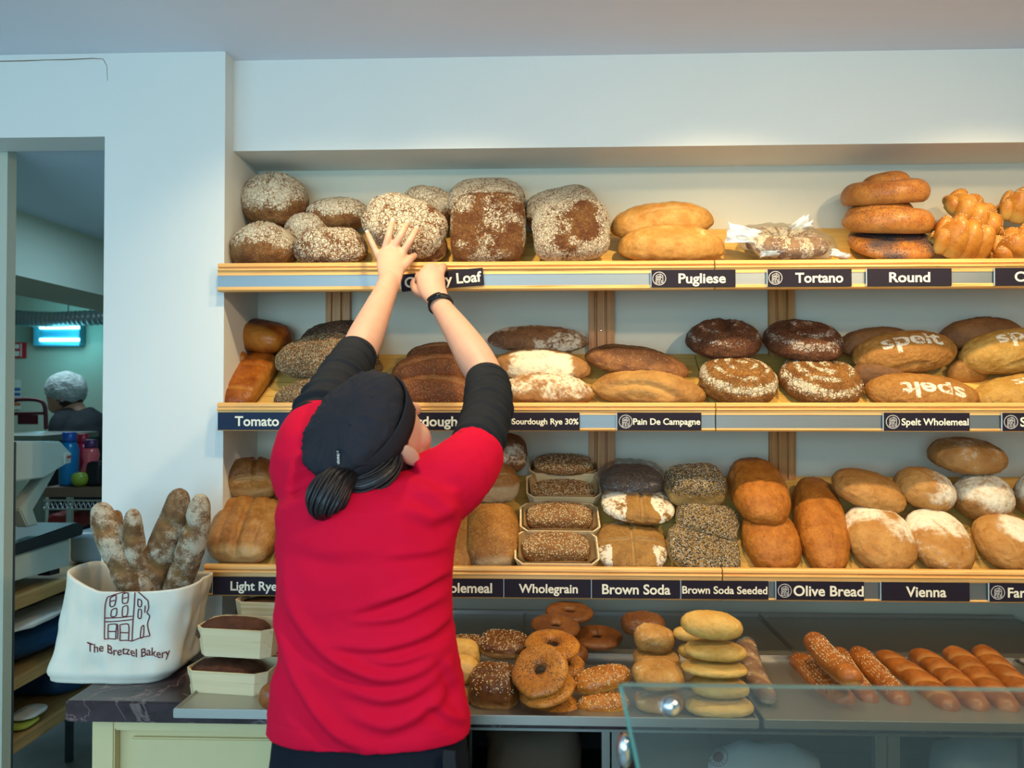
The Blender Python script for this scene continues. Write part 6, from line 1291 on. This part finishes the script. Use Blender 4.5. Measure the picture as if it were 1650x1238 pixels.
# trousers, apron tie, shoes
def trs():
    pp_ = []; 
    secs = [ring_el((( P(436, 1225, 1.43).x+P(757, 1225, 1.43).x)/2, 1.43, z), .180*kx, .108*ky, 48, 2.4) for z, kx, ky in ((.945, .93, .90), (.90, .96, .95), (.83, .985, 1.0), (.74, .95, 1.0), (.68, .9, .95))]
    pp_.append(loft(secs))
    for h_ in (hipL, hipR): pp_.append(tube([(h_[0], 1.43, .80), (h_[0], 1.42, .62), (h_[0], 1.41, .42), (h_[0], 1.40, .07)], [.094, .086, .068, .060], 26, 20, False))
    return pp_
me = remesh(trs(), .006, 4); V = verts_of(me); Nn = normals_of(me); set_verts(me, V+Nn*(fbm(V, 14, 8, 3)*.005)[:, None]); me.materials.append(M['denim']); wobj('trousers', me, pr)
q0 = kp(735, 1205, 1.335); V, F = tube([q0+np.array([-.012, .012, -.01]), q0+np.array([-.012, .006, -.03]), q0+np.array([-.005, .004, -.10]), q0+np.array([-.012, .008, -.22])], [.010, .011, .011, .010], 16, 16, False, .16); wobj('apron_tie', pydata('apron_tie', V, F, M['blackknit']), pr)
for h_ in (hipL, hipR):
    V, F = tube([(h_[0], 1.345, .05), (h_[0], 1.42, .055), (h_[0], 1.52, .045), (h_[0], 1.57, .035)], [.045, .05, .046, .034], 18, 14, True, .9); V[:, 2] = np.maximum(V[:, 2], .002); wobj('shoe', pydata('shoe', V, F, M['black']), pr)

# hair and ponytail
def hairmat():
    t = NT('dark_hair'); c = t.coords('Object', False); n = t.noise(t.n('Mapping', {0: c, 3: (420, 420, 30)}).outputs[0], 1, 3); t.bump(n, .5, .002)
    return t.fin(t.mix(n, lin('#0c0b0d'), lin('#221d20')), .36, 0, .5)
M['hair'] = hairmat()
V, F = ellipsoid(hp(0, -.006, -.022), HAX, (.0845, .098, .103), 64, 48); C0 = hp(0, 0, -.02)
def keepf(f):
    m_ = np.mean(V[list(f)], 0)-C0; s_, f_, u_ = m_@HAX[0], m_@HAX[1], m_@HAX[2]
    return f_ < .018+.35*max(u_, -.02) and not (abs(s_) > .06 and -.058 < u_ < -.004 and f_ > -.016 )
keep = [f for f in F if keepf(f)]; V = V+(V-C0)*(fbm(V, 45, 3, 2)*.03)[:, None]
ho = wobj('hair', pydata('hair', V, keep, M['hair']), pr)
md = ho.modifiers.new('s', 'SOLIDIFY'); md.thickness = .004
pt0 = [hp(-.012, -.080, -.028), kp(553, 768, 1.385), kp(537, 784, 1.358), kp(526, 803, 1.346), kp(522, 818, 1.348), kp(530, 829, 1.356)]
rp = np.array([.018, .029, .040, .043, .034, .012]); parts = [tube(pt0, rp*.86, 24, 30, True, .75)]; rng = np.random.default_rng(4)
def strands(pts_, rad, n, r0, fl=.75):
    c = catmull(np.concatenate([np.array(pts_), np.array(rad)[:, None]], 1), 26); T = np.gradient(c[:, :3], axis=0); T /= np.linalg.norm(T, axis=1)[:, None]; out = []
    for i in range(n):
        a0 = 2*np.pi*i/n+rng.normal(0, .1); tw = rng.normal(0, .35); u = np.array([.13, -1, .21]); P_ = []; k0 = rng.uniform(.86, 1.0)
        for j in range(26):
            u = u-T[j]*(u@T[j]); u /= np.linalg.norm(u); w = np.cross(T[j], u); aa = a0+tw*j/25; P_.append(c[j, :3]+c[j, 3]*k0*(np.cos(aa)*w+np.sin(aa)*u*fl))
        out.append(tube(np.array(P_), np.full(26, r0)*np.linspace(1, .6, 26), 6))
    return out
V, F = joinvf(parts+strands(pt0, rp, 64, .0032)); wobj('ponytail', pydata('ponytail', V, F, M['hair']), pr)
pn = [kp(637, 730, 1.420), kp(630, 748, 1.405), kp(612, 766, 1.39), kp(582, 778, 1.383), kp(556, 776, 1.378)]; rn = np.array([.010, .020, .025, .026, .018])
V, F = joinvf([tube(pn, rn*.86, 20, 24, True, .7)]+strands(pn, rn, 40, .0028, .7)); wobj('nape_hair', pydata('nape_hair', V, F, M['hair']), pr)
# cap: band and gathered crown about the head's own axis
def caprings(prof_, seg=96, wr=0, sd=1):
    q = np.linspace(0, 2*np.pi, seg, endpoint=False); secs = []
    for (r, u, fw) in prof_:
        p = np.array([hp(math.cos(t)*r*.93, math.sin(t)*r*1.06+fw, u) for t in q])
        if wr: 
            n_ = fbm(p, 20, sd, 3); rad_ = (p-hp(0, fw, u)); p = p+rad_/(np.linalg.norm(rad_, axis=1)[:, None]+1e-6)*(n_*wr)[:, None]+np.array(UPV)*(fbm(p, 16, sd+6, 3)*wr*1.1)[:, None]
        secs.append(p)
    return secs
V, F = loft(caprings([(.094, -.014, 0), (.0985, -.015, 0), (.1045, .006, 0), (.1095, .030, 0), (.1085, .033, 0), (.1035, .029, 0), (.099, .006, 0), (.094, -.014, 0)], 96), False)
capo = wobj('cap', pydata('cap', V, F, M['capcloth']), pr)
cp = [(.0965, .004, 0), (.0985, .018, 0), (.1045, .033, -.001), (.1055, .046, -.003), (.099, .058, -.005), (.086, .067, -.007), (.068, .073, -.009), (.048, .078, -.010), (.026, .081, -.011), (.006, .082, -.011)]
q = catmull(np.array(cp), 44); sec_ = caprings([tuple(x) for x in q], 150, .008, 5); th_ = np.linspace(0, 2*np.pi, 150, endpoint=False)
for i_, sc_ in enumerate(sec_):
    k_ = i_/43; edge = np.exp(-((k_-.28)/.22)**2); w_ = fbm(np.stack([np.cos(th_)*2.2, np.sin(th_)*2.2, 0*th_+k_*1.3], 1), 2.2, 8, 3); rdg = (1-np.abs(w_)*3.2).clip(0, 1)**2
    sec_[i_] = sc_+np.array(UPV)*((.004*rdg-.002)*edge+.0035*np.exp(-((k_-.62)/.12)**2)*rdg)[:, None]+(sc_-hp(0, -.006, .04))*(.028*(rdg-.4)*edge)[:, None]
V, F = loft(sec_, True); V = np.asarray(V)
wobj('crown', pydata('crown', V, F, M['capcloth']), capo)
bvc = BVHTree.FromPolygons([tuple(v) for v in V], [tuple(f) for f in F])
for (x, y) in ((512, 681), (565, 684), (600, 640), (568, 613)):
    h_ = bvc.ray_cast(CAM, ray(x, y).normalized())
    if h_[0]:
        V2, F2 = ellipsoid(h_[0], np.eye(3), (.0028, .0018, .0028), 12, 8); wobj('eyelet', pydata('eyelet', V2, F2, plain('eyelet_thread', '#0c0d10', .5)), capo)
# small woven tag with white script on the band
bvb = BVHTree.FromObject(capo, bpy.context.evaluated_depsgraph_get())
def capsurf(x, y, off=.0012):
    d = ray(x, y).normalized(); hs = [h for h in (bvb.ray_cast(CAM, d), bvc.ray_cast(CAM, d)) if h[0]]; h_ = min(hs, key=lambda h: h[3]) if hs else (None,); return tuple((h_[0]-d*off) if h_[0] else P(x, y, 1.37))
tagp = [(540, 724), (549, 724), (549, 749), (540, 749)]
wobj('tag', pydata('tag', [capsurf(*p) for p in tagp]+[capsurf(*p, .0004) for p in tagp], [(0, 1, 2, 3), (7, 6, 5, 4), (0, 4, 5, 1), (1, 5, 6, 2), (2, 6, 7, 3), (3, 7, 4, 0)], M['blackknit'], False), capo)
parts = []
for l in ([(542, 727.5), (545, 728), (548, 727)], [(543, 732), (546, 731), (546.5, 733.5), (543, 734), (546.5, 735.5)], [(543, 737), (546.5, 737.5), (543.5, 739), (546.5, 740)], [(543, 742), (546.5, 741.5), (546, 744), (543, 744.5), (547, 746.5), (544, 747.5)]):
    pts = catmull(np.array(l), 14); W_ = []; Fq = []; T = np.gradient(pts, axis=0); T /= np.linalg.norm(T, axis=1)[:, None]+1e-9
    for p, t_ in zip(pts, T):
        for s in (-.45, .45): W_.append(capsurf(p[0]-t_[1]*s, p[1]+t_[0]*s, .0022))
    for i in range(13): Fq.append((2*i, 2*i+1, 2*i+3, 2*i+2))
    parts.append((W_, Fq))
V2, F2 = joinvf(parts); wobj('tag_script', pydata('tag_script', V2, F2, M['paper'], False), capo)
